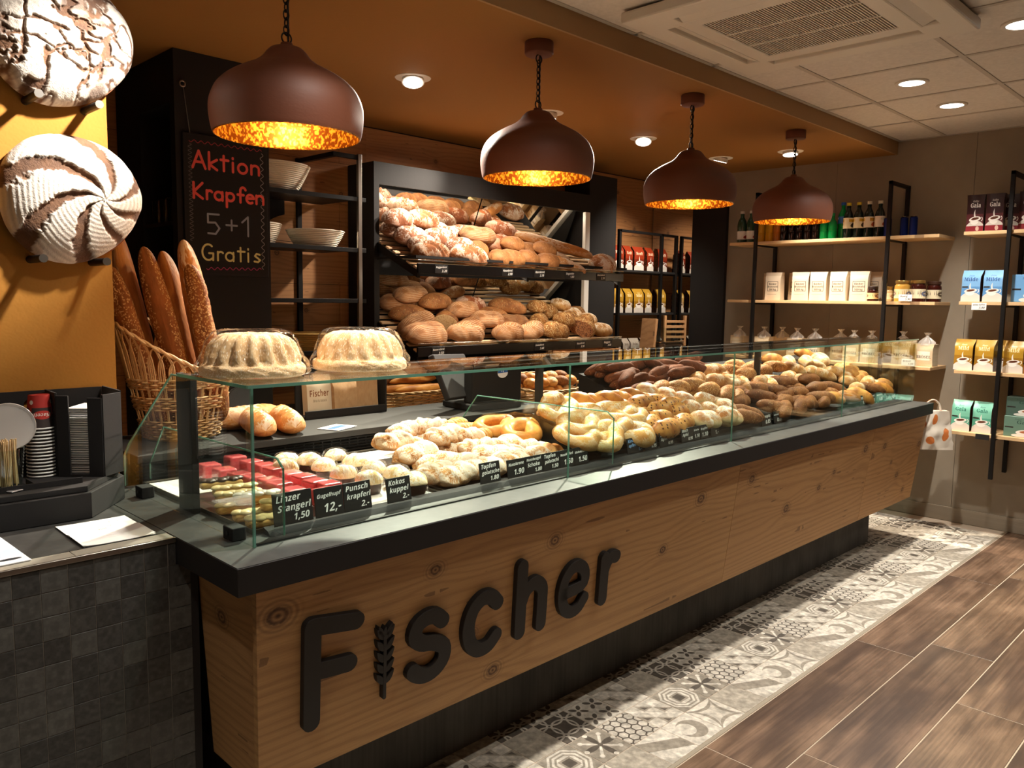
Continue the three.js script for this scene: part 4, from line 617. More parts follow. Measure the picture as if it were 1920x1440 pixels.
// more rye sticks thrown criss-cross on the back of the heap
[[3.14, -2.46, 0.3, 0.05], [3.14, -2.42, -0.1, 0.075], [3.25, -2.5, 0.35, 0.09], [3.33, -2.42, 0.1, 0.085], [3.45, -2.5, 0.2, 0.085], [3.56, -2.43, -0.15, 0.06], [3.69, -2.5, 0.25, 0.08], [3.15, -2.35, 0.45, 0.05], [3.84, -2.46, 0.1, 0.06], [3.4, -2.36, 0.25, 0.05], [3.62, -2.37, 0.0, 0.045], [3.95, -2.49, 0.3, 0.06], [3.15, -2.28, 0.1, 0.0], [3.16, -2.34, -0.15, 0.0], [3.16, -2.41, 0.15, 0.0], [3.17, -2.52, 0.05, 0.01]].forEach(([x, z, a, up], i) => { const m = single('dark_bread_stick', `dark brown rye stick lying on top of the stick pile, ${ORD[i]} from the till`, 'roll', G.dark[i % 3], K.dark, [x, pileY(z) - 0.032 + up * 0.65, z]); m.rotation.set(RAMP, 0, 0); m.rotateY(a); m.rotateZ(0.12 - (i % 3) * 0.1); m.scale.set(1.1, 1.15, 1.15); m.userData.group = 'rolls heaped on the ramp'; });
// pink punch cubes, chocolate domes, braided biscuits
M.punch = std({ map: dataTex(128, 128, (u, v) => { const n = fbm(N1, u * 6, v * 6, 4, 6); return mix3([228, 104, 104], [206, 74, 80], clamp((n - 0.5) * 2 + 0.5)); }), roughness: 0.25 });
M.choc = std({ color: 0x3d2114, roughness: 0.35 }); M.macaroon = bm(crust(1201, 128, 128, [236, 206, 150], [214, 164, 96], { flour: 0.9, reach: 0.5 }), 0.8, 0.002); M.biscuit = bm(crust(1203, 128, 128, [228, 184, 112], [190, 130, 66], {}), 0.6, 0.0006); M.icing = std({ color: 0xe9cf94, roughness: 0.45 }); M.creamIcing = std({ color: 0xd8d0c4, roughness: 0.4 });
const cubeGeo = rbox(0.062, 0.05, 0.062, 0.008, 3), wrapCube = rbox(0.066, 0.053, 0.066, 0.009, 3);
TRAY.filter((q) => q[0] === 'cube').forEach(([, x, z], i, all) => {
  const t = thing('punch_cake', `pink glazed punch cube, ${ORD[i]} from the grille face towards the price tags`, 'cake', [x + (x > 1.23 ? 0.012 : -0.012), HS + 0.006, z], (i % 5 - 2) * 0.05, 'pink punch cubes on the first tray');
  part('glazed_body', cubeGeo, M.punch, t, [0, 0.027, 0]); part('cellophane', wrapCube, M.film, t, [0, 0.0275, 0]);
});
const domeBody = lathe(smooth([[0, 0], [0.03, 0], [0.037, 0.012], [0.037, 0.026], [0.033, 0.032], [0, 0.033]], 20), 26), domeTop = loaf({ L: 0.088, W: 0.086, H: 0.042, p: 2, flat: 0.15, bump: 0.08, nu: 22, nv: 14 }), domeFilm = lathe(smooth([[0.05, 0], [0.044, 0.01], [0.045, 0.03], [0.047, 0.045], [0.036, 0.068], [0.0, 0.078]], 20), 20);
TRAY.filter((q) => q[0] === 'dome').sort((a, b) => a[2] - b[2]).forEach(([, x, z], i) => {
  const t = thing('coconut_dome', `wrapped chocolate biscuit with coconut dome, ${ORD[i]} from the grille face`, 'biscuit', [Math.max(x, z > -1.95 ? 1.53 : 0), HS + 0.006, Math.min(z, -1.945)], i, 'coconut domes on the first tray');
  part('chocolate_base', domeBody, M.choc, t); part('coconut_top', domeTop, M.macaroon, t, [0, 0.03, 0]); part('cellophane', domeFilm, M.film, t);
});
TRAY.filter((q) => q[0] === 'stang').forEach(([, x, z], i) => {
  const low = i > 4, kind = i === 0 ? 'dark chocolate' : i === 3 ? 'pale iced' : 'yellow iced', t = thing('braided_biscuit', `${kind} braided biscuit bar, ${ORD[low ? i - 5 : i]} from the grille face in the ${low ? 'bottom' : 'top'} layer`, 'biscuit', [Math.max(x, 1.035), HS + 0.006 + (low ? 0 : 0.026), Math.min(Math.max(z, -2.35), -1.925)], -0.22, 'braided biscuits in the glass corner');
  part('bar', rbox(0.125, 0.02, 0.042, 0.008, 2), M.biscuit, t, [0, 0.011, 0]);
  const mat = i === 0 ? M.choc : i === 3 ? M.creamIcing : M.icing, br = []; for (let k = 0; k < 7; k++) br.push(new THREE.SphereGeometry(0.014, 10, 8).scale(1.25, 0.55, 1.35).rotateY(k % 2 ? 0.7 : -0.7).translate(-0.05 + k * 0.0167, 0.024, (k % 2 ? 1 : -1) * 0.004)); part('icing_braid', merge(br), mat, t);
});
// ---------------------------------------------------------------- ring cakes on the glass
{
  const flutes = 18, nu = 120, prof = smooth([[0.028, 0.012], [0.026, 0.06], [0.034, 0.1], [0.055, 0.113], [0.078, 0.11], [0.1, 0.095], [0.114, 0.065], [0.123, 0.038], [0.132, 0.03], [0.136, 0.018], [0.13, 0.003], [0.1, 0.0], [0.03, 0.0], [0.028, 0.012]], 44), pos = [], uv = [], idx = [];
  prof.forEach(([r, y], j) => { for (let i = 0; i <= nu; i++) { const a = 2 * PI * i / nu, f = sstep(0.03, 0.055, y) * sstep(0.118, 0.1, y) * (r > 0.05 ? 1 : 0), k = 1 + f * (0.19 * Math.pow(Math.abs(Math.cos(a * flutes / 2 + y * 7)), 0.8) - 0.13), n = (fbm(N1, i / 3, j / 2, 3) - 0.5) * 0.006; pos.push(Math.cos(a) * (r * k + n), y + (r > 0.03 && y > 0.02 ? n : 0), Math.sin(a) * (r * k + n)); uv.push(i / nu * 3, j / prof.length); } });
  for (let j = 0; j + 1 < prof.length; j++) for (let i = 0; i < nu; i++) { const a = j * (nu + 1) + i, b = a + nu + 1; idx.push(a, b, a + 1, b, b + 1, a + 1); }
  const g = new THREE.BufferGeometry(); g.setAttribute('position', new THREE.Float32BufferAttribute(pos, 3)); g.setAttribute('uv', new THREE.Float32BufferAttribute(uv, 2)); g.setIndex(idx); g.computeVertexNormals();
  const film = []; const wrap = smooth([[0.0, 0.124], [0.085, 0.122], [0.114, 0.102], [0.131, 0.062], [0.147, 0.03], [0.144, 0.008], [0.11, 0.001]], 26);
  const fp = [], fi = []; wrap.forEach(([r, y], j) => { for (let i = 0; i <= 72; i++) { const a = 2 * PI * i / 72, w = (fbm(N2, i / 1.6, j / 4, 3) - 0.5) * 0.02 * Math.min(1, r * 12); fp.push(Math.cos(a) * (r + w), y + w * 0.3, Math.sin(a) * (r + w)); } });
  for (let j = 0; j + 1 < wrap.length; j++) for (let i = 0; i < 72; i++) { const a = j * 73 + i, b = a + 73; fi.push(a, b, a + 1, b, b + 1, a + 1); }
  const fg = new THREE.BufferGeometry(); fg.setAttribute('position', new THREE.Float32BufferAttribute(fp, 3)); fg.setIndex(fi); fg.computeVertexNormals(); fg.setAttribute('uv', new THREE.Float32BufferAttribute(new Float32Array(fp.length / 3 * 2), 2));
  M.ringCake = bm(crust(1301, 512, 256, [226, 194, 146], [192, 148, 98], { seeds: 4200, long: 1.8, wide: 1.3, spread: 1, seedA: [244, 232, 210], seedB: [222, 188, 138] }), 0.85, 0.002);
  [['wrapped ring cake on the glass beside the wicker basket', 1.025, -1.99], ['wrapped ring cake dusted brighter, on the glass before the loaf rack', 1.36, -1.985]].forEach(([label, x, z], i) => {
    const t = thing('ring_cake', label, 'cake', [x, GT + 0.0095, z], i * 0.7, 'wrapped ring cakes on the glass'); part('cake_body', g, M.ringCake, t); part('cellophane', fg, M.film, t);
  });
}
// ---------------------------------------------------------------- price tags
M.tag = std({ color: 0x12100f, roughness: 0.5 });
function cardPrint(lines, w, h, colour = '#f4f2ec', bg = '#12100f') {
  return sheetCell(180, Math.round(180 * h / w), (g, W, H) => {
    g.fillStyle = bg; g.fillRect(0, 0, W, H); g.fillStyle = colour; g.textBaseline = 'middle';
    lines.forEach((s, i) => { let fs = Math.min(H / (lines.length + 0.35), 90); const wd = () => { g.font = `italic bold ${Math.round(fs)}px sans-serif`; return g.measureText(s).width; }; while (wd() > W * 0.9 && fs > 8) fs *= 0.93; g.save(); g.translate(i === lines.length - 1 ? W * 0.9 - wd() : W * 0.06 + i * W * 0.03, H * (i + 0.62) / (lines.length + 0.25)); g.rotate(-0.04); g.fillText(s, 0, 0); g.restore(); });
  });
}
function priceTag(x0, x1, h, lines, z, y, tilt, extra = {}) {
  const w = x1 - x0, t = thing('price_tag', `black price card handwritten ${lines.join(' ')}${extra.where ?? ''}`, 'price tag', [(x0 + x1) / 2, y, z], 0, 'handwritten price cards'); t.rotation.x = tilt;
  part('card', rbox(w, h, 0.0025, 0.001, 1), M.tag, t, [0, h / 2, 0]); part('lettering', onCell(new THREE.PlaneGeometry(w * 0.97, h * 0.94), cardPrint(lines, w, h, extra.colour)), sheetMat, t, [0, h / 2, 0.0015]); return t;
}
const zt = -1.868, yt = HS + 0.0165;
[[1.012, 1.128, 0.085, ['Linzer', 'Stangerl', '1,50']], [1.135, 1.225, 0.08, ['Gugelhupf', '12,-']], [1.226, 1.318, 0.08, ['Punsch', 'krapferl', '2.-']], [1.372, 1.46, 0.072, ['Kokos', 'kuppel', '2.-']],
  [1.74, 1.832, 0.068, ['Topfen', 'golatsche', '1.80']], [1.865, 1.952, 0.062, ['Nusskrone', '1.90']], [1.953, 2.04, 0.062, ['Nussbeugel', 'Schoko', '1.80']], [2.041, 2.126, 0.062, ['Topfen', 'palatschi', '1.50']], [2.127, 2.206, 0.062, ['Nusskipferl', '1.50']], [2.207, 2.286, 0.062, ['Mohnkrone', '1.50']]].forEach((q) => priceTag(q[0], q[1], q[2], q[3], zt, yt, -0.16));
[[2.524, 2.627, ['Kindl', 'apferl', '1.-'], '#86b4e6'], [2.641, 2.728, ['Dinkel', 'Laberl', '0.75']], [2.745, 2.85, ['Dinkel', 'Apfel', '0.95']], [2.905, 3.0, ['Milch', 'Apfel', '0.95']], [3.001, 3.05, ['Brioche', '1.10']], [3.055, 3.12, ['Krapfen', '1.10']], [3.14, 3.21, ['Vanille', '1.-']], [3.602, 3.7, ['Kornspitz', '0.85']], [3.725, 3.82, ['Grahamweckerl', '0.85']], [4.784, 4.895, ['Semmel', '0.40']], [4.91, 5.03, ['Langsemmel', '0.65']], [5.05, 5.15, ['Mohnweckerl', '0.85']], [5.165, 5.26, ['Kaiser', '0.65']], [5.275, 5.36, ['Salz', '0.90']]].forEach(([a, b, l, c]) => priceTag(a, b, 0.06, l, zt, yt, -0.16, c ? { colour: c } : {}));

// ---------------------------------------------------------------- back counter and bread rack
const backCounter = thing('back_counter', 'black back counter under the bread rack', 'counter');
part('body', box(1.96, 0, -4.29, 6.05, 0.83, -3.5), M.black, backCounter); part('worktop', rbox2(1.958, 0.83, -4.295, 6.06, 0.86, -3.48, 0.003), std({ color: 0x2a2623, roughness: 0.75 }), backCounter);
const rack = thing('bread_rack', 'tall black bread rack with two slanted slatted shelves and mirrors', 'rack', [0, 0.86, 0]);
const rp = (name, g, m = M.black) => part(name, g.translate(0, -0.86, 0), m, rack);
rp('side_panel', box(2.854, 0.861, -4.285, 2.874, 2.30, -4.014)); rp('side_panel', box(4.846, 0.861, -4.285, 4.866, 2.30, -4.014)); rp('fascia', box(2.874, 2.17, -4.034, 4.846, 2.30, -4.014)); rp('roof', box(2.874, 2.28, -4.285, 4.846, 2.30, -4.034)); rp('back_panel', box(2.874, 0.861, -4.287, 4.846, 2.28, -4.28));
rp('pilaster', box(4.867, 0.861, -4.285, 5.205, 2.465, -4.03)); rp('light_post', rbox2(4.79, 1.2, -4.03, 4.845, 2.168, -4.0, 0.004), M.white); rp('front_stile', box(2.874, 0.861, -4.034, 2.892, 2.17, -4.014));
M.slat = std({ map: timber(601, 256, 64, 0.8, 0.05, [226, 196, 158], [192, 152, 108], []), roughness: 0.6 });
const shelfY = (y0) => (z) => y0 + 0.45 * (-3.62 - z), SL = Math.atan(0.45);
[[1.655, 'upper'], [1.18, 'lower']].forEach(([y0, which]) => {
  const Y = shelfY(y0), sh = [2.885, 3.78, 4.735].map((x) => rp('shelf_bracket', hexa([[x - 0.009, Y(-3.63) - 0.045, -3.63], [x + 0.009, Y(-3.63) - 0.045, -3.63], [x + 0.009, Y(-4.22) - 0.055, -4.22], [x - 0.009, Y(-4.22) - 0.055, -4.22], [x - 0.009, Y(-3.63) - 0.004, -3.63], [x + 0.009, Y(-3.63) - 0.004, -3.63], [x + 0.009, Y(-4.22) - 0.004, -4.22], [x - 0.009, Y(-4.22) - 0.004, -4.22]]), M.blackSteel))[1];
  for (let k = 0; k < 9; k++) { const z = -3.66 - k * 0.066, s = part('slat', rbox(1.86, 0.014, 0.034, 0.006, 2), M.slat, sh, [3.81, Y(z) + 0.003 - 0.86, z]); s.rotation.x = SL; }
  part('price_lip', rbox2(2.868, y0 - 0.016 - 0.86, -3.628, 4.77, y0 + 0.042 - 0.86, -3.612, 0.003), M.blackGloss, sh); part('lip_rail', rbox2(2.868, y0 + 0.056 - 0.86, -3.618, 4.77, y0 + 0.062 - 0.86, -3.612, 0.002), M.chrome, sh); part('lip_glass', box(2.87, y0 + 0.042 - 0.86, -3.617, 4.768, y0 + 0.056 - 0.86, -3.613), M.glass, sh);
  if (which === 'upper') rp('cross_tray', box(2.875, Y(-4.0) - 0.1, -4.03, 4.845, Y(-4.0) - 0.085, -3.64), M.black);
  const my = Y(-4.2) + 0.0, mh = which === 'upper' ? 0.32 : 0.22; [[2.876, 3.795], [3.805, 4.785]].forEach(([a, b]) => { const m = part('mirror', new THREE.BoxGeometry(b - a, mh, 0.006), M.mirror, rack, [(a + b) / 2, my - 0.86 + mh / 2 * Math.cos(SL), -4.215 + mh / 2 * Math.sin(SL)]); m.rotation.x = SL; });
});
// light strips of the rack: under the fascia and under the upper shelf
M.led = std({ color: 0xffffff, emissive: new THREE.Color(1, 0.86, 0.66), emissiveIntensity: 4 });
[[2.178, -4.05, 1.75, -3.8, 1.0], [1.638, -3.652, 1.2, -3.85, 0.9]].forEach(([y, z, ty, tz, k]) => {
  rp('light_strip', rbox2(2.9, y + 0.003, z - 0.012, 4.76, y + 0.012, z + 0.012, 0.002), M.led);
  const l = new THREE.RectAreaLight(new THREE.Color(1, 0.84, 0.64), RACK_NITS * k, 1.85, 0.03); l.position.set(3.83, y - 0.002, z); l.lookAt(3.83, ty, tz); scene.add(l);
});
const rackYaw = (it, r) => [(it.kind === 'long' ? -0.5 : it.kind === 'cut' || it.kind === 'nutcut' ? 0.5 : 0.12) + (r() - 0.5) * 0.7, (r() - 0.5) * 0.15, (r() - 0.3) * 0.012, 1.08];
const rackRow = (k) => `from the chalkboard in the ${['front', 'second', 'third', 'back'][k]} row`;
heap(RACKU.map(([k, x, z]) => [k, Math.min(x, 4.66), clamp(z, -4.09, -3.725)]), (z) => shelfY(1.655)(z) + 0.012, SL, 'of the upper shelf', 'loaves on the upper rack shelf', catOf, rackYaw, [-3.76, -3.9, -4.0], rackRow, 41);
heap(RACKL.filter((q) => q[2] > -4.2).map(([k, x, z]) => [k, clamp(x, 3.01, 4.66), clamp(z, -4.09, -3.725)]), (z) => shelfY(1.18)(z) + 0.012, SL, 'of the lower shelf', 'loaves on the lower rack shelf', catOf, rackYaw, [-3.72, -3.87, -4.0], rackRow, 43);
// extra loaves bedded behind and on top
[['flour', 3.02, -4.02, 0.09], ['flour', 3.45, -4.06, 0.0], ['floursc', 3.25, -4.07, 0.08], ['ridge', 3.62, -3.95, 0.06], ['round', 3.86, -3.87, 0.05], ['round', 4.12, -3.82, 0.05], ['crust', 3.95, -4.08, 0.07]].forEach(([k, x, z, up], i) => { const m = single(KIND[k][0], `${KIND[k][1]} lying on top of the upper shelf heap, ${ORD[i]} from the chalkboard`, 'bread', G[k][i % 3], K[k], [x, shelfY(1.655)(z) + 0.012 + up, z]); m.rotation.set(SL, 0, 0); m.rotateY(0.3 - i * 0.13); m.userData.group = 'loaves on the upper rack shelf'; });
[['ridge', 3.06, -3.86, 0.02], ['seedl', 3.3, -4.0, 0.075], ['ridge', 3.56, -3.79, 0.06], ['crust', 3.62, -4.02, 0.05], ['seedl', 3.92, -3.97, 0.06], ['ridgesc', 3.93, -3.75, 0.0], ['ridge', 3.15, -4.06, 0.09], ['seedr', 4.22, -3.97, 0.06], ['seedr', 4.32, -3.8, 0.05], ['topped', 4.5, -4.0, 0.06], ['seedr', 4.53, -3.78, 0.05], ['ridge', 3.45, -3.9, 0.07]].forEach(([k, x, z, up], i) => { const m = single(KIND[k][0], `${KIND[k][1]} lying on top of the lower shelf heap, ${ORD[i]} from the chalkboard`, 'bread', G[k][i % 3], K[k], [x, shelfY(1.18)(z) + 0.012 + up, z]); m.rotation.set(SL, 0, 0); m.rotateY(0.4 - (i % 5) * 0.2); m.userData.group = 'loaves on the lower rack shelf'; });
{ const b = single('baguette', 'long golden baguette slanting down across the upper rack shelf', 'bread', G.baguette[0], K.baguette, [4.26, shelfY(1.655)(-3.86) + 0.088, -3.86]); b.rotation.set(SL, 0, 0); b.rotateY(-0.62); }
const lipX = [[3.038, 'Roggenbrot', '3.20', 0], [3.577, 'Hausbrot', '2.90', 0], [3.87, 'Kornbrot', '3.10', 0], [4.172, 'Baguette', '1.80', 0], [4.505, 'Weissbrot', '2.70', 0], [3.017, 'Bauernbrot', '3.50', 1], [3.883, 'Dinkelbrot', '3.40', 1], [4.3, 'Nussbrot', '3.90', 1], [4.6, 'Roggen', '2.60', 1]];
lipX.forEach(([x, a, b, low]) => priceTag(x - 0.05, x + 0.05, 0.048, [a, b], -3.6105, (low ? 1.18 : 1.655) - 0.012, 0, { where: low ? ' on the lower rack lip' : ' on the upper rack lip' }));
// ---------------------------------------------------------------- wicker
M.wicker = std({ map: dataTex(64, 64, (u, v) => { const n = N1(u * 16, v * 64, 16); return mix3([216, 178, 122], [176, 132, 80], n); }), roughness: 0.6 });
function wicker(t, { rx, rz, flare, h, rim, bands, stakes = 30, pow = 2, arches = false, floorMat = M.wicker }) {
  const at = (a, y, off = 0) => { const k = 1 + flare * y / h, c = Math.cos(a), s = Math.sin(a), q = Math.pow(Math.pow(Math.abs(c), pow) + Math.pow(Math.abs(s), pow), -1 / pow); return [(rx * k * q + off) * c, y, (rz * k * q + off) * s]; };
  part('base', new THREE.CylinderGeometry(1, 1, 0.008, 40).scale(rx * 0.97, 1, rz * 0.97), floorMat, t, [0, 0.004, 0]);
  const st = []; for (let i = 0; i < stakes; i++) { const a = 2 * PI * i / stakes, top = arches ? Math.max(...bands.map((b) => b[1])) : rim(a); st.push(rod(at(a, 0.004), at(a, top), 0.0026, 5)); st.push(rod(at(a + 0.03, 0.004), at(a + 0.03, top), 0.0026, 5)); } part('stakes', merge(st), M.wicker, t);
  bands.forEach(([y0, y1]) => { const b = [], n = Math.max(2, Math.round((y1 - y0) / 0.0085)); for (let k = 0; k < n; k++) { const pts = []; for (let i = 0; i < stakes * 2; i++) { const a = 2 * PI * i / (stakes * 2); pts.push(at(a, y0 + (k + 0.5) * (y1 - y0) / n, (i % 4 < 2 ? 1 : -1) * (k % 2 ? 1 : -1) * 0.0042)); } b.push(tube(pts, 0.0036, stakes * 5, 4, true)); } part('woven_band', merge(b), M.wicker, t); });
  if (arches) { const y0 = Math.max(...bands.map((b) => b[1])) - 0.02, ar = []; for (let i = 0; i < stakes; i++) { const a = 2 * PI * i / stakes, b = a + 2 * PI / stakes * 1.6, m = (a + b) / 2, ht = rim(m) - 0.006; for (const d of [0, 0.028]) ar.push(tube([at(a + d, y0), at(a + d + (m - a) * 0.18, mix(y0, ht, 0.7)), at(m, ht, 0.003), at(b - d - (b - m) * 0.18, mix(y0, ht, 0.7)), at(b - d, y0)], 0.0026, 18, 5)); } part('arches', merge(ar), M.wicker, t); }
  const rr = []; for (const s of [0, 1]) { const pts = []; for (let i = 0; i < 72; i++) { const a = 2 * PI * i / 72, y = rim(a); pts.push(at(a, y + Math.sin(i * 1.4 + s * PI) * 0.003, Math.cos(i * 1.4 + s * PI) * 0.004)); } rr.push(tube(pts, 0.0055, 180, 5, true)); } part('rim', merge(rr), M.wicker, t);
}
{
  const t = thing('wicker_basket', 'tall wicker basket full of baguettes behind the glass corner', 'basket', [1.225, 0.981, -2.935]);
  wicker(t, { rx: 0.128, rz: 0.118, flare: 0.62, h: 0.35, rim: (a) => 0.335 - 0.115 * Math.cos(a - 0.75), bands: [[0.004, 0.075], [0.11, 0.16], [0.185, 0.225]], stakes: 34, arches: true });
  [[1.375, 1.05, -2.95, 1.268, 1.70, -2.985, 'baguette', 'plain baguette standing in the wicker basket against the chalkboard'], [1.32, 1.03, -2.875, 1.225, 1.605, -2.90, 'sesame', 'sesame baguette in the basket below the word on the chalkboard'], [1.29, 1.0, -3.0, 1.185, 1.655, -3.03, 'baguette', 'plain baguette between the two sesame ones in the basket'], [1.25, 1.0, -2.88, 1.098, 1.665, -2.92, 'sesame', 'sesame baguette leaning out of the basket under the swirled loaf'], [1.215, 1.0, -2.99, 1.075, 1.735, -3.04, 'baguette', 'plain baguette rising behind the swirled wall loaf'], [1.20, 1.0, -2.93, 1.03, 1.6, -2.95, 'sesame', 'sesame baguette half hidden by the wall edge in the basket']].forEach(([ax, ay, az, bx, by, bz, k, label], i) => {
    const A = V(ax, ay, az), B = V(bx, by, bz), d = B.clone().sub(A), m = single('baguette', label, 'bread', G.baguette[i % 3], K[k], [(ax + bx) / 2, (ay + by) / 2, (az + bz) / 2]); m.scale.setScalar(1); m.scale.x = d.length() / 0.6; m.quaternion.setFromUnitVectors(V(1, 0, 0), d.normalize()); m.rotateX(1.2 + i); m.userData.group = 'baguettes in the tall basket';
  });
}
// baguettes lying on the ledge
[[1.45, -2.79, 0.0, 'pale baguette end on the ledge closest to the basket'], [1.575, -2.80, 1.0, 'pale baguette end on the ledge beside the blue flyer'], [1.50, -2.95, 2.0, 'pale baguette lying behind the other two on the ledge']].forEach(([x, z, v, label], i) => { const m = single('baguette', label, 'bread', G.baguette[(i + 1) % 3], K.baguette, [x, 0.981, z], i === 2 ? 0.2 : PI / 2 - 0.28); m.scale.set(0.48, 1.2, 1.25); m.userData.group = 'baguettes on the ledge'; });
// low baskets behind the till
{
  const t = thing('wicker_tray', 'shallow wicker basket of thin bread sticks on the back counter', 'basket', [2.86, 0.861, -3.68], -0.05); wicker(t, { rx: 0.24, rz: 0.15, flare: 0.12, h: 0.1, rim: () => 0.115, bands: [[0.004, 0.11]], stakes: 30, pow: 4 });
  for (let k = 0; k < 14; k++) { const m = single('thin_bread_stick', `thin crusty bread stick, ${ORD[k]} laid in the shallow basket`, 'bread stick', G.dark[k % 3], K[k % 3 ? 'golden' : 'brown'], [2.80 + (k % 2) * 0.11, 0.87 + Math.floor(k / 4) * 0.045, -3.75 + (k % 4) * 0.045], 0.1 * ((k % 5) - 2)); m.scale.set(1.5, 0.9, 0.75); m.userData.group = 'bread sticks in the shallow basket'; }
  const u = thing('wicker_tray', 'shallow wicker basket of small rolls beside the till', 'basket', [3.13, 0.981, -2.885], -0.06); wicker(u, { rx: 0.21, rz: 0.135, flare: 0.12, h: 0.09, rim: (a) => 0.085 - 0.035 * Math.sin(a), bands: [[0.004, 0.05]], stakes: 30, pow: 4 });
  for (let k = 0; k < 20; k++) { const lay = Math.floor(k / 10), m = single('small_roll', `small glossy roll, ${ORD[k]} in the basket beside the till`, 'roll', G.krapfen[k % 3], K[['golden', 'pale', 'brown', 'golden'][k % 4]], [2.97 + (k % 5) * 0.078 + lay * 0.03, 0.993 + lay * 0.045 + (Math.floor(k / 5) % 2 ? 0 : 0.02), -2.85 - (Math.floor(k / 5) % 2 ? 0 : 0.075)], k * 1.7); m.scale.set(0.9, 0.9, 0.75); m.userData.group = 'small rolls in the basket'; }
}
// crate, slicing machine, wooden grids on the back counter
function slatCrate(name, label, pos, turn, w, h, d, n) {
  const t = thing(name, label, 'crate', pos, turn), bh = h / n;
  for (let k = 0; k < n; k++) for (const s of [-1, 1]) { part('slat', rbox(w, bh - 0.006, 0.008, 0.002, 1), M.crateWood, t, [0, bh * (k + 0.5), s * (d / 2 - 0.004)]); part('slat', rbox(0.008, bh - 0.006, d - 0.018, 0.002, 1), M.crateWood, t, [s * (w / 2 - 0.004), bh * (k + 0.5), 0]); }
  for (const a of [-1, 1]) for (const b of [-1, 1]) part('corner_post', rbox(0.02, h, 0.02, 0.002, 1), M.crateWood, t, [a * (w / 2 - 0.019), h / 2, b * (d / 2 - 0.019)]); part('bottom', rbox(w - 0.02, 0.008, d - 0.02, 0.001, 1), M.crateWood, t, [0, 0.005, 0]); part('batten', rbox(0.045, h * 0.96, 0.006, 0.002, 1), M.crateWood, t, [w * 0.12, h / 2, d / 2 + 0.003]); return t;
}
single('crate_stand', 'small black stand under the wooden crate', 'stand', rbox(0.5, 0.2, 0.14, 0.004), M.black, [4.34, 0.961, -3.62]); slatCrate('wooden_crate', 'flat wooden slat crate just under the lower rack lip', [4.33, 1.062, -3.6], 0, 0.62, 0.1, 0.16, 3);
{
  const t = thing('wooden_grid', 'upright wooden slat grid beside the slicing machine', 'rack', [5.9, 0.861, -3.9], -0.5); for (let k = 0; k < 11; k++) part('slat', rbox(0.17, 0.022, 0.012, 0.002, 1), M.crateWood, t, [0, 0.03 + k * 0.044, 0]); for (const s of [-1, 1]) part('upright', rbox(0.022, 0.52, 0.03, 0.003, 1), M.crateWood, t, [s * 0.095, 0.26, -0.012]);
  const b = thing('wooden_plank', 'plain wooden board leaning beside the coffee shelf', 'board', [5.44, 0.861, -3.86], 0); const q = part('board', rbox(0.03, 0.5, 0.14, 0.003), M.crateWood, b, [0, 0.25, 0]); q.rotation.z = -0.12;
  const s = thing('slicing_machine', 'grey bread slicing machine with clear hood on the back counter', 'machine', [5.62, 0.861, -3.85]); part('body', rbox(0.26, 0.3, 0.26, 0.012), M.steel, s, [0, 0.151, 0]); part('front_panel', rbox(0.2, 0.12, 0.006, 0.003), M.black, s, [0, 0.2, 0.133]); part('hood', rbox(0.25, 0.12, 0.24, 0.01), M.glass, s, [0, 0.365, 0]); part('lid_rail', rbox(0.27, 0.012, 0.27, 0.004), M.chrome, s, [0, 0.307, 0]); part('knob', new THREE.CylinderGeometry(0.015, 0.015, 0.02, 16).rotateX(PI / 2), M.black, s, [0.08, 0.08, 0.14]);
}
// ---------------------------------------------------------------- coffee packs
function packGeo(w, h, d, pinch = 0.9) {          // block-bottom pack pinched at the top; u < 0.7 is the printed face, the rest the gusset
  const g = new THREE.BoxGeometry(w, h, d, 6, 10, 4), p = g.attributes.position, uv = g.attributes.uv, n = g.attributes.normal;
  for (let i = 0; i < p.count; i++) {
    const t = p.getY(i) / h + 0.5, side = Math.abs(n.getX(i)) > 0.5, top = Math.abs(n.getY(i)) > 0.5, k = 1 - pinch * sstep(0.74, 1.02, t), bul = 1 + 0.12 * Math.sin(t * PI) * Math.cos(p.getX(i) / w * PI);
    uv.setXY(i, side || top ? 0.72 + 0.26 * (p.getZ(i) / d + 0.5) : 0.02 + 0.66 * ((n.getZ(i) > 0 ? 1 : -1) * p.getX(i) / w + 0.5), t);
    p.setX(i, p.getX(i) * (1 + 0.05 * sstep(0.8, 1, t) - 0.03 * Math.sin(t * PI))); p.setZ(i, p.getZ(i) * k * bul + (Math.sin(p.getX(i) / w * 9 + t * 5) * 0.0015));
  }
  g.translate(0, h / 2, 0); g.computeVertexNormals(); return g;
}
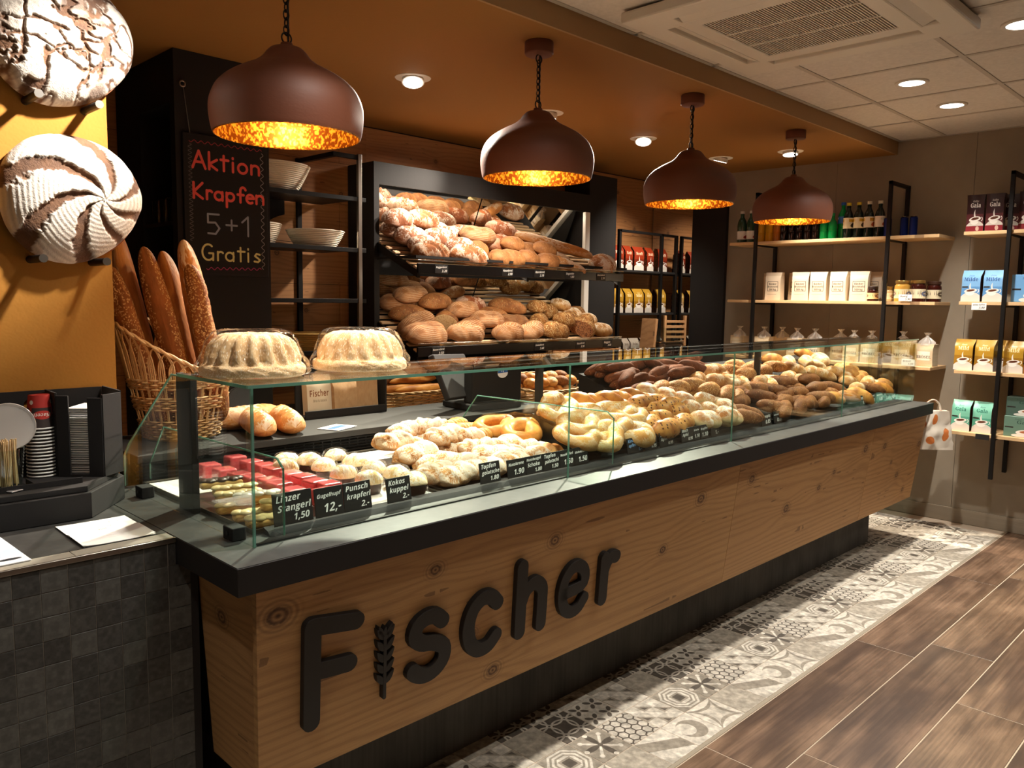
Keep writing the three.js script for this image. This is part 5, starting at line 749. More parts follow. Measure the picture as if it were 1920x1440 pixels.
function packPrint(top, mid, word, wcol, side, o = {}) {
  return std({ map: canvasTex(360, 384, (g) => {
    g.fillStyle = top; g.fillRect(0, 0, 252, 384); g.fillStyle = mid; g.fillRect(0, 200, 252, 184);
    g.fillStyle = o.cloth ?? '#d9d2c8'; g.beginPath(); g.moveTo(0, 384); g.lineTo(0, 330); g.quadraticCurveTo(60, 262, 130, 268); g.quadraticCurveTo(215, 268, 252, 320); g.lineTo(252, 384); g.fill();
    if (o.stripe) { g.fillStyle = o.stripe; g.fillRect(0, 322, 252, 62); g.fillStyle = '#d9b6a6'; g.beginPath(); g.arc(165, 350, 24, 0, PI * 2); g.fill(); }
    g.fillStyle = '#f1ebe2'; g.beginPath(); g.ellipse(126, 252, 82, 26, -0.12, 0, PI * 2); g.fill(); g.beginPath(); g.ellipse(120, 276, 56, 34, 0, 0, PI); g.fill(); g.fillStyle = '#5a2f1a'; g.beginPath(); g.ellipse(128, 248, 54, 13, -0.12, 0, PI * 2); g.fill();
    g.strokeStyle = '#f1ebe2'; g.lineWidth = 9; g.beginPath(); g.arc(212, 252, 18, -1.4, 1.6); g.stroke(); g.fillStyle = '#eae4da'; g.beginPath(); g.moveTo(116, 236); g.quadraticCurveTo(100, 190, 128, 150); g.quadraticCurveTo(120, 190, 140, 236); g.fill();
    g.fillStyle = wcol; g.font = 'bold 62px serif'; g.textAlign = 'center'; g.fillText(word, 126, 132); if (o.over) { g.font = 'italic 26px serif'; g.fillText(o.over, 126, 76); } if (o.bar) { g.fillStyle = '#2c2420'; g.fillRect(14, 196, 80, 18); }
    g.fillStyle = side; g.fillRect(252, 0, 108, 384); const r = rng(word.length * 7 + 3); for (let k = 0; k < 150; k++) { g.fillStyle = r() > 0.5 ? '#6a3d22' : '#2c170d'; g.beginPath(); g.ellipse(258 + r() * 96, r() * 384, 9, 6, r() * 3, 0, PI * 2); g.fill(); }
  }), roughness: 0.32 });
}
const PK = { gala: packPrint('#35191c', '#5c2a2c', 'Gala', '#f3efe8', '#241210', { over: 'Kaffee', stripe: '#8c2a34' }), milde: packPrint('#7fb2de', '#5c93c8', 'Milde', '#1d3f7c', '#3a2316', { over: 'Feine', bar: 1 }), gold: packPrint('#b58a2c', '#9a6f1f', 'Mild', '#f4e4b0', '#3a2316', { over: 'Beste' }), green: packPrint('#7cc3a8', '#59a58c', 'Gala', '#14564a', '#3a2316', { over: 'Beste', bar: 1 }), red: packPrint('#8e3118', '#6f2410', 'Kraft', '#f6d9b8', '#40190c'), silver: packPrint('#b9aea0', '#9a8f82', 'Fein', '#4b3a2c', '#3a2316') };
const pack = packGeo(0.115, 0.2, 0.075), packS = packGeo(0.105, 0.165, 0.07), brick = packGeo(0.1, 0.2, 0.065, 0.12);
const boxPrint = (c, w, word) => std({ map: canvasTex(300, 256, (g) => { g.fillStyle = c; g.fillRect(0, 0, 300, 256); g.fillStyle = w; g.font = 'bold 58px serif'; g.fillText(word, 110, 92); g.font = 'italic 24px serif'; g.fillText('Feine', 90, 44); g.fillStyle = '#2c2420'; g.fillRect(10, 130, 74, 16); g.fillStyle = '#efe8de'; g.beginPath(); g.ellipse(190, 190, 84, 30, -0.1, 0, PI * 2); g.fill(); g.fillStyle = '#b06a44'; g.beginPath(); g.ellipse(196, 186, 56, 16, -0.1, 0, PI * 2); g.fill(); g.fillStyle = '#e4ddd2'; g.beginPath(); g.ellipse(190, 236, 120, 26, 0, 0, PI * 2); g.fill(); }), roughness: 0.4 });
// coffee shelf unit in the back corner
{
  const t = thing('coffee_shelf', 'black steel shelf of coffee packs in the back corner', 'shelf', [0, 0.861, 0]);
  [1.735, 1.385, 1.005].forEach((y) => part('shelf_board', rbox2(5.21, y - 0.861, -4.285, 6.04, y + 0.018 - 0.861, -4.0, 0.002), M.black, t)); [5.225, 5.81, 6.03].forEach((x) => part('post', rbox2(x - 0.014, 0, -4.02, x + 0.014, 1.21, -3.995, 0.002), M.blackSteel, t)); part('top_bar', rbox2(5.21, 1.19, -4.02, 6.04, 1.21, -3.995, 0.002), M.blackSteel, t);
  const put = (kind, geo, xs, y, desc, w) => xs.forEach((x, i) => { single('coffee_pack', `${desc}, ${ORD[i]} from the bread rack`, 'coffee pack', geo, PK[kind], [x, y, -4.1], 0.25 * (i % 2) - 0.15).userData.group = w; });
  put('red', pack, [5.3, 5.43, 5.58, 5.73, 5.92], 1.7535, 'dark red coffee pack on the top coffee shelf', 'red coffee packs'); put('gold', pack, [5.31, 5.445, 5.59, 5.72, 5.92], 1.4035, 'gold coffee pack on the middle coffee shelf', 'gold coffee packs in the corner'); put('silver', packS, [5.3, 5.43, 5.56, 5.7, 5.9], 1.0235, 'silver coffee pack on the lowest coffee shelf', 'silver coffee packs');
}
{ const t = thing('wall_mirror', 'tall dark framed mirror on the end wall by the coffee shelf', 'mirror', [0, 0.861, 0]); part('glass', box(6.072, 0.0, -4.285, 6.08, 1.6, -3.87), M.mirror, t); part('edge', box(6.068, 0, -3.87, 6.082, 1.6, -3.862), M.steel, t); struct('trim_1', 'black full height wall trim before the corner mirror', 'wall trim', box(6.045, 0, -3.86, 6.082, 2.4, -3.535), M.black); }
// ---------------------------------------------------------------- black cupboard with glass niche, chalkboard
{
  const t = thing('black_cupboard', 'tall black cupboard with open glass niches behind the chalkboard', 'cupboard');
  part('body', box(1.79, 0, -4.29, 1.955, YS - 0.001, -3.6), M.black, t); part('base_unit', box(1.51, 0, -4.29, 1.79, 1.5, -3.6), M.black, t); part('top_unit', box(1.51, 2.34, -4.29, 1.79, YS - 0.001, -3.6), M.black, t); part('front_panel', box(1.51, 1.5, -3.65, 1.79, 2.34, -3.6), M.black, t); part('rear_unit', box(1.51, 1.5, -4.29, 1.79, 2.34, -3.99), M.black, t); part('niche_shelf', box(1.515, 1.81, -3.99, 1.79, 1.828, -3.65), M.blackSteel, t);
  const gl = lathe(smooth([[0.0, 0.004], [0.026, 0.004], [0.03, 0.01], [0.034, 0.1], [0.032, 0.1], [0.028, 0.012], [0, 0.01]], 24), 18);
  for (let k = 0; k < 7; k++) { single('drinking_glass', `clear drinking glass in the cupboard niche, ${ORD[k]} from the chalkboard`, 'glass', gl, M.glass, [1.57 + (k % 2) * 0.085, 1.829, -3.7 - Math.floor(k / 2) * 0.085], 0, 'drinking glasses in the niche'); }
  const wg = lathe(smooth([[0.032, 0], [0.03, 0.004], [0.005, 0.008], [0.004, 0.07], [0.02, 0.09], [0.034, 0.12], [0.03, 0.165]], 26), 18); for (let k = 0; k < 3; k++) single('stem_glass', `stemmed wine glass under the niche shelf, ${ORD[k]} from the chalkboard`, 'glass', wg, M.glass, [1.58, 1.502, -3.7 - k * 0.09], 0, 'stem glasses in the niche');
}
{
  const w = 0.40, h = 0.62, t = thing('chalkboard', 'chalkboard reading Aktion Krapfen 5+1 Gratis in coloured chalk', 'sign', [1.735, 1.59, -3.588]);
  part('board', rbox(w, h, 0.012, 0.003), M.black, t, [0, h / 2, 0]);
  part('chalk_writing', new THREE.PlaneGeometry(w - 0.02, h - 0.02), std({ map: canvasTex(640, 992, (g, W, H) => {
    g.fillStyle = '#16110f'; g.fillRect(0, 0, W, H); g.lineCap = 'round'; g.lineJoin = 'round';
    const line = (pts, c, lw) => { g.strokeStyle = c; g.lineWidth = lw; g.beginPath(); pts.forEach(([x, y], i) => i ? g.lineTo(x, y) : g.moveTo(x, y)); g.stroke(); };
    const wave = (x0, y0, x1, y1, c, n, amp) => { const p = []; for (let k = 0; k <= 120; k++) { const q = k / 120, s = Math.sin(q * n * 6.283) * amp; p.push([mix(x0, x1, q) + (Math.abs(y1 - y0) > 100 ? s : 0), mix(y0, y1, q) + (Math.abs(x1 - x0) > 100 ? s : 0)]); } line(p, c, 5); };
    wave(30, 40, 610, 40, '#a2303a', 11, 9); wave(610, 60, 610, 950, '#8b8580', 17, 13); wave(140, 960, 590, 950, '#b3386a', 9, 9); wave(34, 60, 34, 760, '#5c5652', 24, 14);
    const R = '#e0564a', S = 20, T = (f) => f;
    // letters drawn as chalk strokes
    const put = (segs, ox, oy, k, c, lw) => segs.forEach((s) => line(s.map(([x, y]) => [ox + x * k, oy + y * k]), c, lw));
    const arc = (cx, cy, rx, ry, a0, a1) => { const p = []; for (let i = 0; i <= 18; i++) { const a = a0 + (a1 - a0) * i / 18; p.push([cx + rx * Math.cos(a), cy + ry * Math.sin(a)]); } return p; };
    const F = { A: [[[0, 10], [4, 0], [8, 10]], [[2, 6.5], [6.5, 6.5]]], k: [[[0, 0], [0, 10]], [[5, 4], [0, 7], [5, 10]]], t: [[[2, 1], [2, 10]], [[0, 3.5], [5, 3.5]]], i: [[[0, 4.4], [0, 10]], [[0, 1.6], [0, 2]]], o: [arc(3, 7.2, 3, 2.9, 0, 6.3)], n: [[[0, 4.4], [0, 10]], [...arc(2.6, 6.6, 2.6, 2.2, PI, 6.28), [5.2, 10]]], K: [[[0, 0], [0, 10]], [[6, 0], [0, 6], [6, 10]]], r: [[[0, 4.4], [0, 10]], arc(2, 6.4, 2, 2, PI, 5.6)], a: [arc(2.8, 7.3, 2.8, 2.7, -0.4, 5.6), [[5.4, 4.6], [5.4, 10]]], p: [[[0, 4.6], [0, 14]], arc(2.6, 7.2, 2.7, 2.6, PI, 9.4)], f: [[...arc(4, 2.4, 2, 2.4, 5.9, PI), [2, 10]], [[0, 5], [4.4, 5]]], e: [[[0.2, 7], [5.4, 6.6], ...arc(2.8, 7.2, 2.8, 2.8, -0.2, -5.3)]], G: [[...arc(4, 5, 4, 5, 5.4, 0.9)], [[4.5, 5.6], [7.4, 5.6], [7.2, 10]]], s: [[[4, 5], [1.6, 4.5], [0.4, 6], [2.4, 7.3], [4.2, 8.6], [2.6, 10], [0, 9.6]]], 5: [[[6, 0], [0, 0], [0, 4.4], [4, 4.2], [6.2, 7], [4, 10], [0, 9.8]]], '+': [[[0, 5], [6, 5]], [[3, 2.4], [3, 7.6]]], 1: [[[0, 3], [3.4, 0], [3.4, 10]]] };
    const word = (str, adv, x, y, k, c, lw) => [...str].forEach((ch, i) => put(F[ch], x + adv[i] * k, y, k, c, lw));
    word('Aktion', [0, 10.5, 18, 26, 29.5, 38.5], 52, 105, 12.2, R, S); word('Krapfen', [0, 9, 14.5, 23, 31, 37.5, 45], 56, 335, 11.2, R, S); word('5+1', [0, 10, 19], 160, 555, 14.5, '#8b9098', 15); word('Gratis', [0, 10.5, 16, 24.5, 32, 36.5], 110, 780, 11.6, '#d2c986', 15);
  }), roughness: 0.9 }), t, [0, h / 2, 0.0068]);
  part('hanging_string', merge([rod([-0.165, h, 0], [-0.19, h + 0.2, 0], 0.002, 5), rod([-0.165, h, 0], [0.15, h - 0.005, 0.008], 0.002, 5)]), M.steel, t); part('hook', new THREE.TorusGeometry(0.012, 0.004, 8, 18), M.steel, t, [-0.192, h + 0.205, 0]);
}
// ---------------------------------------------------------------- proving basket shelf
{
  const t = thing('proving_shelf', 'narrow black steel shelf holding cane proving baskets', 'shelf', [0, 0.861, 0]), q = (n, g, m = M.blackSteel) => part(n, g.translate(0, -0.861, 0), m, t);
  [2.05, 1.765, 1.478, 1.19].forEach((y) => { q('shelf_board', rbox2(1.975, y - 0.004, -4.27, 2.66, y + 0.006, -3.915, 0.002)); q('shelf_bar', rbox2(1.96, y - 0.012, -3.915, 2.715, y + 0.012, -3.895, 0.002)); });
  q('post', rbox2(2.66, 0.861, -3.91, 2.685, 2.3, -3.89, 0.003), M.steel); [2.12, 2.5].forEach((x) => q('rear_rail', rbox2(x, 0.861, -4.298, x + 0.03, 2.3, -4.278, 0.002))); q('top_arm', rbox2(2.5, 2.27, -4.28, 2.53, 2.295, -3.9, 0.002)); q('top_arm', rbox2(2.5, 2.27, -3.915, 2.685, 2.295, -3.895, 0.002));
  M.cane = std({ color: 0xe4d8c2, roughness: 0.75 }); M.cane2 = std({ color: 0xd2a95c, roughness: 0.7 });
  const bowl = (rb, rt, h, n) => { const p = [[0.0, 0.0], [rb * 0.9, 0.0]]; for (let k = 0; k < n; k++) { const y0 = h * k / n, r = mix(rb, rt, Math.pow((k + 0.5) / n, 0.75)); for (let a = 0; a <= 4; a++) { const w = -PI / 2 + PI * a / 4; p.push([r + Math.cos(w) * h / n * 0.5, y0 + h / n * 0.5 + Math.sin(w) * h / n * 0.5]); } } p.push([rt - 0.012, h]); p.push([rb * 0.85, 0.012]); p.push([0, 0.012]); return lathe(p, 40); };
  [[2.215, 2.056, -4.075, bowl(0.11, 0.185, 0.15, 16), 1.2, M.cane, 'large stacked cane proving basket on the top shelf'], [2.12, 1.771, -4.06, bowl(0.085, 0.135, 0.115, 12), 1, M.cane, 'round cane proving basket beside the chalkboard'], [2.485, 1.771, -4.06, bowl(0.09, 0.15, 0.1, 11), 1.1, M.cane, 'wide cane proving basket on the second shelf'], [2.44, 1.196, -4.06, bowl(0.08, 0.145, 0.1, 9), 1.2, M.cane2, 'yellowish cane proving basket on the lowest shelf'], [2.1, 1.196, -4.06, bowl(0.07, 0.125, 0.09, 9), 1, M.cane, 'small cane proving basket low behind the first ring cake']].forEach(([x, y, z, g, sx, m, label]) => { const o = single('proving_basket', label, 'basket', g, m, [x, y + 0.0005, z]); o.scale.x = sx; o.userData.group = 'cane proving baskets'; });
  single('black_paddle', 'black wooden peel hung on the timber wall behind the baskets', 'peel', (() => { const s = new THREE.Shape(); s.moveTo(-0.16, 0.1); s.lineTo(0.16, 0.1); s.lineTo(0.16, -0.06); s.quadraticCurveTo(0.05, -0.09, 0.035, -0.14); s.lineTo(0.035, -0.3); s.lineTo(-0.035, -0.3); s.lineTo(-0.035, -0.14); s.quadraticCurveTo(-0.05, -0.09, -0.16, -0.06); s.closePath(); return new THREE.ExtrudeGeometry(s, { depth: 0.015, bevelEnabled: false }); })(), M.black, [2.26, 2.03, -4.299]);
}
// ---------------------------------------------------------------- till scale and paper bags on the ledge
{
  const t = thing('till_scale', 'black till scale with slanted screen and round sticker on the service ledge', 'till', [2.64, 0.981, -2.83], -0.1);
  part('foot', rbox(0.3, 0.03, 0.24, 0.006), M.black, t, [0, 0.016, 0]); part('column', rbox(0.3, 0.2, 0.07, 0.01), M.black, t, [0.02, 0.13, 0.06]); const s = part('screen_housing', rbox(0.36, 0.22, 0.03, 0.008), M.black, t, [-0.16, 0.155, 0.0]); s.rotation.set(-0.5, 0.5, 0.2);
  const st = part('sticker', new THREE.CylinderGeometry(0.024, 0.024, 0.001, 28).rotateX(PI / 2).scale(1.3, 1, 1), std({ map: canvasTex(128, 128, (g) => { g.fillStyle = '#e9eaec'; g.fillRect(0, 0, 128, 128); g.fillStyle = '#2a5fa8'; g.fillRect(0, 0, 64, 128); g.fillStyle = '#fff'; g.font = 'bold 18px sans-serif'; g.fillText('Bonus', 6, 60); g.fillText('Card', 10, 82); }), roughness: 0.5 }), t, [0.05, 0.17, 0.0958]); st.rotation.z = 0.05;
}
M.kraft = std({ map: dataTex(128, 128, (u, v) => { const n = fbm(N1, u * 10, v * 10, 4, 10), f = N2(u * 64, v * 12, 64); return mix3([186, 150, 112], [160, 122, 84], clamp(n + (f - 0.5) * 0.3)); }), roughness: 0.85, side: THREE.DoubleSide });
const kraftPrint = std({ map: canvasTex(256, 256, (g) => { g.fillStyle = '#d2bfa6'; g.fillRect(0, 0, 256, 256); g.fillStyle = '#7d4a2a'; g.font = 'bold 58px sans-serif'; g.fillText('Fischer', 24, 140); g.fillStyle = '#5c4a3c'; g.font = '22px sans-serif'; g.fillText('Brot & Gebäck', 60, 176); }), roughness: 0.85 });
{
  const holder = thing('bag_holder', 'black box holding paper bags on the service ledge', 'holder', [1.98, 0.981, -3.03]); part('back', rbox(0.42, 0.15, 0.01, 0.002), M.black, holder, [0, 0.075, -0.04]); part('side', rbox(0.01, 0.2, 0.09, 0.002), M.black, holder, [0.205, 0.1, 0]); part('base', rbox(0.42, 0.012, 0.09, 0.002), M.black, holder, [0, 0.006, 0]); part('front', rbox(0.42, 0.03, 0.008, 0.002), M.black, holder, [0, 0.02, 0.042]);
  [[1.86, -3.035, 0.13, 0.17, 'printed paper bag standing at the basket end of the bag holder', kraftPrint], [1.985, -3.02, 0.12, 0.14, 'paper bag folded over in the middle of the bag holder', M.kraft], [2.1, -3.035, 0.13, 0.2, 'tall plain kraft bag at the till end of the bag holder', M.kraft]].forEach(([x, z, w, h, label, m], i) => { const o = single('paper_bag', label, 'paper bag', mapUV(packGeo(w, h, 0.035, 0.6), (X, Y) => [X / w + 0.5, Y / h]), m, [x, 0.994, z], 0.1 - i * 0.1); o.rotation.x = -0.08; o.userData.group = 'paper bags on the ledge'; });
  const f = single('leaflet', 'white and blue leaflet lying on the ledge by the baguettes', 'leaflet', rbox(0.13, 0.003, 0.1, 0.001, 1), std({ map: canvasTex(128, 128, (g) => { g.fillStyle = '#f0f0ee'; g.fillRect(0, 0, 128, 128); g.fillStyle = '#2f5fae'; g.fillRect(12, 40, 104, 46); }), roughness: 0.6 }), [1.76, 0.9825, -2.73], 0.4);
}

// ---------------------------------------------------------------- two show loaves on the ochre wall
{
  M.showFlour = bm(crust(1401, 512, 512, [150, 92, 60], [104, 60, 40], { flour: 0.9, reach: 0.9 }), 0.8, 0.002);
  // domed loaf facing +z, swirl of raised floured ribs between dark grooves (colour per vertex follows the ribs)
  function showLoaf(R, H, swirl, seed) {
    const nr = 130, na = 240, pos = [], col = [], idx = [], n1 = lattice(seed), n2 = lattice(seed + 1);
    for (let j = 0; j <= nr; j++) for (let i = 0; i <= na; i++) {
      const q = j / nr, a = 2 * PI * i / na, ed = 1 + 0.04 * Math.sin(a * 2 + seed) + 0.03 * Math.sin(a * 3 + 1) + 0.05 * (fbm(n1, Math.cos(a) * 2 + 5, Math.sin(a) * 2 + 5, 3) - 0.5);
      const X = Math.cos(a) * q, Y = Math.sin(a) * q, dome = Math.sqrt(Math.max(0, 1 - Math.pow(q, 2.8))), grit = n1(X * 55 + 30, Y * 55 + 30), rough = fbm(n2, X * 9 + 20, Y * 9 + 20, 4);
      let cover, z;
      if (swirl) {                                                    // spiral ribs that wind out from a point off centre
        const cx = X - 0.34, cy = Y + 0.02, rho = Math.hypot(cx, cy), phi = Math.atan2(cy, cx), s = Math.sin(phi * 7 - 8.4 * Math.pow(rho, 0.7) + (rough - 0.5) * 1.5 + 0.6), rib = sstep(-0.8, -0.1, s + 0.12 + 0.5 * sstep(0.34, 0.05, rho));
        const fine = 0.5 + 0.5 * Math.sin(rho * 95 + Math.sin(phi * 2) * 2);
        z = H * dome * (0.87 + 0.15 * rib) + 0.0012 * fine * rib; cover = sstep(0.35, 0.75, rib + (grit - 0.5) * 0.5 + (rough - 0.5) * 0.6) * (0.7 + 0.3 * fine);
      } else {                                                        // crackled crust: flour broken by jagged brown splits
        const w = fbm(n1, X * 2.6 + 7, Y * 2.0 + 7, 4), v = fbm(n2, X * 1.9 + 40 + Y, Y * 3.1 + 40, 4), c1 = Math.abs(w - 0.5), c2 = Math.abs(v - 0.48), split = Math.min(c1 / 0.035, c2 / 0.03);
        const bare = sstep(0.50, 0.60, fbm(n2, X * 2.2 + 11, Y * 2.2 + 15, 3) + 0.12 * (-Y) - 0.02), open = sstep(1.6, 0.5, split + (grit - 0.5) * 0.5);
        z = H * dome * (1 - 0.1 * open) + 0.004 * (rough - 0.5); cover = clamp((1 - open) * (1 - 0.8 * bare) * (0.8 + 0.4 * (grit - 0.5)));
      }
      pos.push(X * R * ed, Y * R * ed * (swirl ? 0.9 : 0.98), z);
      col.push(...mix3(mix3([0.16, 0.075, 0.035], [0.09, 0.042, 0.022], clamp(rough * 2 - 0.5)), [0.70, 0.63, 0.54], clamp(cover)));
    }
    for (let j = 0; j < nr; j++) for (let i = 0; i < na; i++) { const a = j * (na + 1) + i, b = a + na + 1; idx.push(a, b, a + 1, b, b + 1, a + 1); }
    const g = new THREE.BufferGeometry(); g.setAttribute('position', new THREE.Float32BufferAttribute(pos, 3)); g.setAttribute('color', new THREE.Float32BufferAttribute(col, 3)); g.setAttribute('uv', new THREE.Float32BufferAttribute(pos.filter((_, k) => k % 3 < 2), 2)); g.setIndex(idx); g.computeVertexNormals(); return g;
  }
  const vm = std({ vertexColors: true, roughness: 0.85, bumpMap: rep(crumbBump, 8, 8), bumpScale: 0.0015 });
  const backG = new THREE.CylinderGeometry(1, 0.92, 0.03, 60).rotateX(PI / 2).scale(0.185, 0.178, 1);
  [['round crackled rye loaf dusted with flour, upper of two on the ochre wall', 0.775, 2.225, 0.196, 0.085, 0, 51], ['swirled rye loaf with floured ribs, lower of two on the ochre wall', 0.788, 1.776, 0.2, 0.085, 1, 87]].forEach(([label, x, y, R, H, sw, seed]) => {
    const t = thing('show_loaf', label, 'bread', [x, y, -2.628]); part('crust', showLoaf(R, H, sw, seed), vm, t); part('base_crust', backG, K.crust, t, [0, 0, -0.006]);
  });
  [[0.687, 2.052, 'black wall peg under the upper loaf, farther from the basket'], [0.842, 2.05, 'black wall peg under the upper loaf, closer to the basket'], [0.68, 1.607, 'black wall peg under the lower loaf, farther from the basket'], [0.846, 1.605, 'black wall peg under the lower loaf, closer to the basket']].forEach(([x, y, label]) => {
    const t = thing('wall_peg', label, 'peg', [x, y - 0.012, -2.65], 0, 'black pegs under the loaves'); part('rod', new THREE.CylinderGeometry(0.011, 0.011, 0.13, 18).rotateX(PI / 2), M.blackSteel, t, [0, 0, 0.065]); part('end_cap', new THREE.CylinderGeometry(0.0115, 0.0115, 0.003, 18).rotateX(PI / 2), M.steel, t, [0, 0, 0.1315]);
  });
}
// ---------------------------------------------------------------- coffee-to-go station
{
  const t = thing('cup_station', 'black tabletop organiser for cups, sticks and lids beside the glass corner', 'organiser', [0, HS + 0.0005, 0]);
  const foot = new THREE.Shape([[0.05, 2.345], [0.72, 2.335], [0.862, 2.497], [0.862, 2.635], [0.05, 2.635]].map(([x, z]) => new THREE.Vector2(x, z)));
  part('base', new THREE.ExtrudeGeometry(foot, { depth: 0.068, bevelEnabled: true, bevelSize: 0.002, bevelThickness: 0.002, bevelSegments: 1 }).rotateX(-PI / 2).translate(0, 0.002, 0), M.black, t);
  const inset = new THREE.Shape([[0.06, 2.355], [0.716, 2.345], [0.85, 2.5], [0.85, 2.625], [0.06, 2.625]].map(([x, z]) => new THREE.Vector2(x, z))); part('top_ledge', new THREE.ExtrudeGeometry(inset, { depth: 0.014, bevelEnabled: false }).rotateX(-PI / 2).translate(0, 0.074, 0), M.black, t);
  const bk = new THREE.Shape(); bk.moveTo(0.05, 0); bk.lineTo(0.868, 0); bk.lineTo(0.868, 0.31); bk.quadraticCurveTo(0.868, 0.325, 0.853, 0.325); bk.lineTo(0.05, 0.325); bk.closePath(); const hole = new THREE.Path(); hole.absarc(0.66, 0.285, 0.017, PI / 2, PI * 1.5, false); hole.lineTo(0.74, 0.268); hole.absarc(0.74, 0.285, 0.017, -PI / 2, PI / 2, false); hole.closePath(); bk.holes.push(hole);
  part('back_board', new THREE.ExtrudeGeometry(bk, { depth: 0.01, bevelEnabled: false }).translate(0, 0.002, -2.647), M.black, t);
  // angular tower for lids: slotted front, plain cheek, back
  const P = [[0.695, -2.52], [0.79, -2.436], [0.854, -2.478], [0.858, -2.632], [0.70, -2.632]];
  const wallOn = (i, t0, t1, y0, y1, name = 'tower_wall') => { const [ax, az] = P[i], [bx, bz] = P[(i + 1) % 5], L = Math.hypot(bx - ax, bz - az), g = rbox(L * (t1 - t0), y1 - y0, 0.006, 0.001, 1).rotateY(-Math.atan2(bz - az, bx - ax)); return part(name, g, M.black, t, [ax + (bx - ax) * (t0 + t1) / 2, (y0 + y1) / 2, az + (bz - az) * (t0 + t1) / 2]); };
  wallOn(0, 0, 0.27, 0.088, 0.322); wallOn(0, 0.68, 1, 0.088, 0.316); wallOn(0, 0.27, 0.68, 0.088, 0.096, 'slot_sill'); wallOn(1, 0, 1, 0.088, 0.325); wallOn(2, 0, 1, 0.088, 0.33); wallOn(4, 0, 1, 0.088, 0.33);
  part('divider', rbox2(0.46, 0.088, -2.40, 0.72, 0.104, -2.396, 0.001), M.black, t); part('divider', rbox2(0.60, 0.088, -2.48, 0.604, 0.104, -2.40, 0.001), M.black, t);
  const napkin = rbox(0.078, 0.0042, 0.12, 0.002, 1).rotateY(-0.724), napM = std({ color: 0xf1efea, roughness: 0.7 });
  for (let k = 0; k < 30; k++) single('paper_napkin', `white folded napkin in the slotted black tower, ${ORD[k]} from the bottom`, 'napkin', napkin, napM, [0.786 + ((k * 7) % 5 - 2) * 0.0012, HS + 0.0915 + k * 0.0066, -2.541 + ((k * 3) % 4 - 1.5) * 0.0016], ((k * 5) % 7 - 3) * 0.012, 'napkins in the tower');
}
{
  const cupG = lathe([[0, 0.004], [0.026, 0.004], [0.027, 0.0], [0.0365, 0.093], [0.0385, 0.096], [0.0385, 0.098], [0.0355, 0.098], [0.026, 0.006], [0, 0.006]], 32), rimG = new THREE.TorusGeometry(0.0368, 0.0026, 8, 36).rotateX(PI / 2);
  const cupM = std({ map: canvasTex(512, 256, (g, W, H) => { g.fillStyle = '#b03028'; g.fillRect(0, 0, W, H); g.fillStyle = '#3a2f2c'; g.fillRect(0, 0, W, 105); for (const q of [0, 171, 342]) { g.fillStyle = '#3a2f2c'; g.fillRect(q + 10, 95, 150, 65); g.fillStyle = '#c2372c'; g.beginPath(); g.ellipse(q + 85, 108, 62, 32, 0, 0, PI * 2); g.fill(); g.fillStyle = '#f2ece2'; g.font = 'bold italic 34px serif'; g.fillText('Piacetto', q + 26, 120); g.fillStyle = '#f2ece2'; g.beginPath(); g.arc(q + 165, 200, 16, 0, PI * 2); g.fill(); } }), roughness: 0.55 });
  { const p = cupG.attributes.position, uv = cupG.attributes.uv; for (let i = 0; i < p.count; i++) uv.setY(i, clamp(p.getY(i) / 0.098, 0.01, 0.99)); }
  const x = 0.664, z = -2.565;
  // nested upside-down paper cups: only the white rims of the lower ones show, the top one shows its print
  for (let k = 0; k < 15; k++) { const t = thing('paper_cup', `upturned paper cup, ${k === 14 ? 'whole red one on top' : ORD[k] + ' from the bottom'} of the nested stack`, 'cup', [x, HS + 0.0895 + k * 0.0098, z], 0, 'nested paper cups'); const c = part('cup_wall', cupG, cupM, t, [0, 0.098, 0]); c.rotation.x = PI; part('rim', rimG, M.white, t, [0, 0.003, 0]); }
}
{
  const t = thing('stirrer_tub', 'clear plastic tub of wooden stirrers', 'tub', [0.55, HS + 0.089, -2.475]); part('wall', lathe([[0.04, 0], [0.05, 0.105], [0.048, 0.105], [0.039, 0.002]], 28), M.glass, t);
  const sg = rbox(0.0045, 0.125, 0.0022, 0.001, 1), sm = std({ color: 0xd9bb8a, roughness: 0.7 }), r = rng(9);
  for (let k = 0; k < 38; k++) { const a = r() * 6.28, d = Math.sqrt(r()) * 0.034; const m = single('wooden_stirrer', `thin wooden coffee stirrer standing in the clear tub, number ${k + 1} of the bundle`, 'stirrer', sg, sm, [0.55 + Math.cos(a) * d, HS + 0.092 + 0.0625, -2.475 + Math.sin(a) * d], a); m.rotation.z = (r() - 0.5) * 0.12; m.userData.label = 'thin wooden coffee stirrer standing in the clear tub'; m.userData.group = 'stirrers in the tub'; }
  const lidT = thing('plastic_dish', 'clear plastic lid leaning above the stirrers', 'dish', [0.575, HS + 0.245, -2.52]); const d = part('disc', lathe([[0, 0], [0.062, 0.0], [0.066, 0.006], [0.063, 0.008], [0.06, 0.003], [0, 0.003]], 36), phys({ color: 0xe8e4de, transmission: 0.6, roughness: 0.35, thickness: 0 }), lidT); d.rotation.set(PI / 2 - 0.35, 0, 0.15);
  ['bent silver sachet lying in the station ledge', 'flat silver sachet in the station ledge beside the tower'].forEach((label, i) => single('sugar_sachet', label, 'sachet', rbox(0.05, 0.004, 0.02, 0.002, 1), std({ color: 0xc9c9cc, metalness: 0.6, roughness: 0.3 }), [0.56 + i * 0.09, HS + 0.092, -2.40 - i * 0.02], 0.5 - i));
}
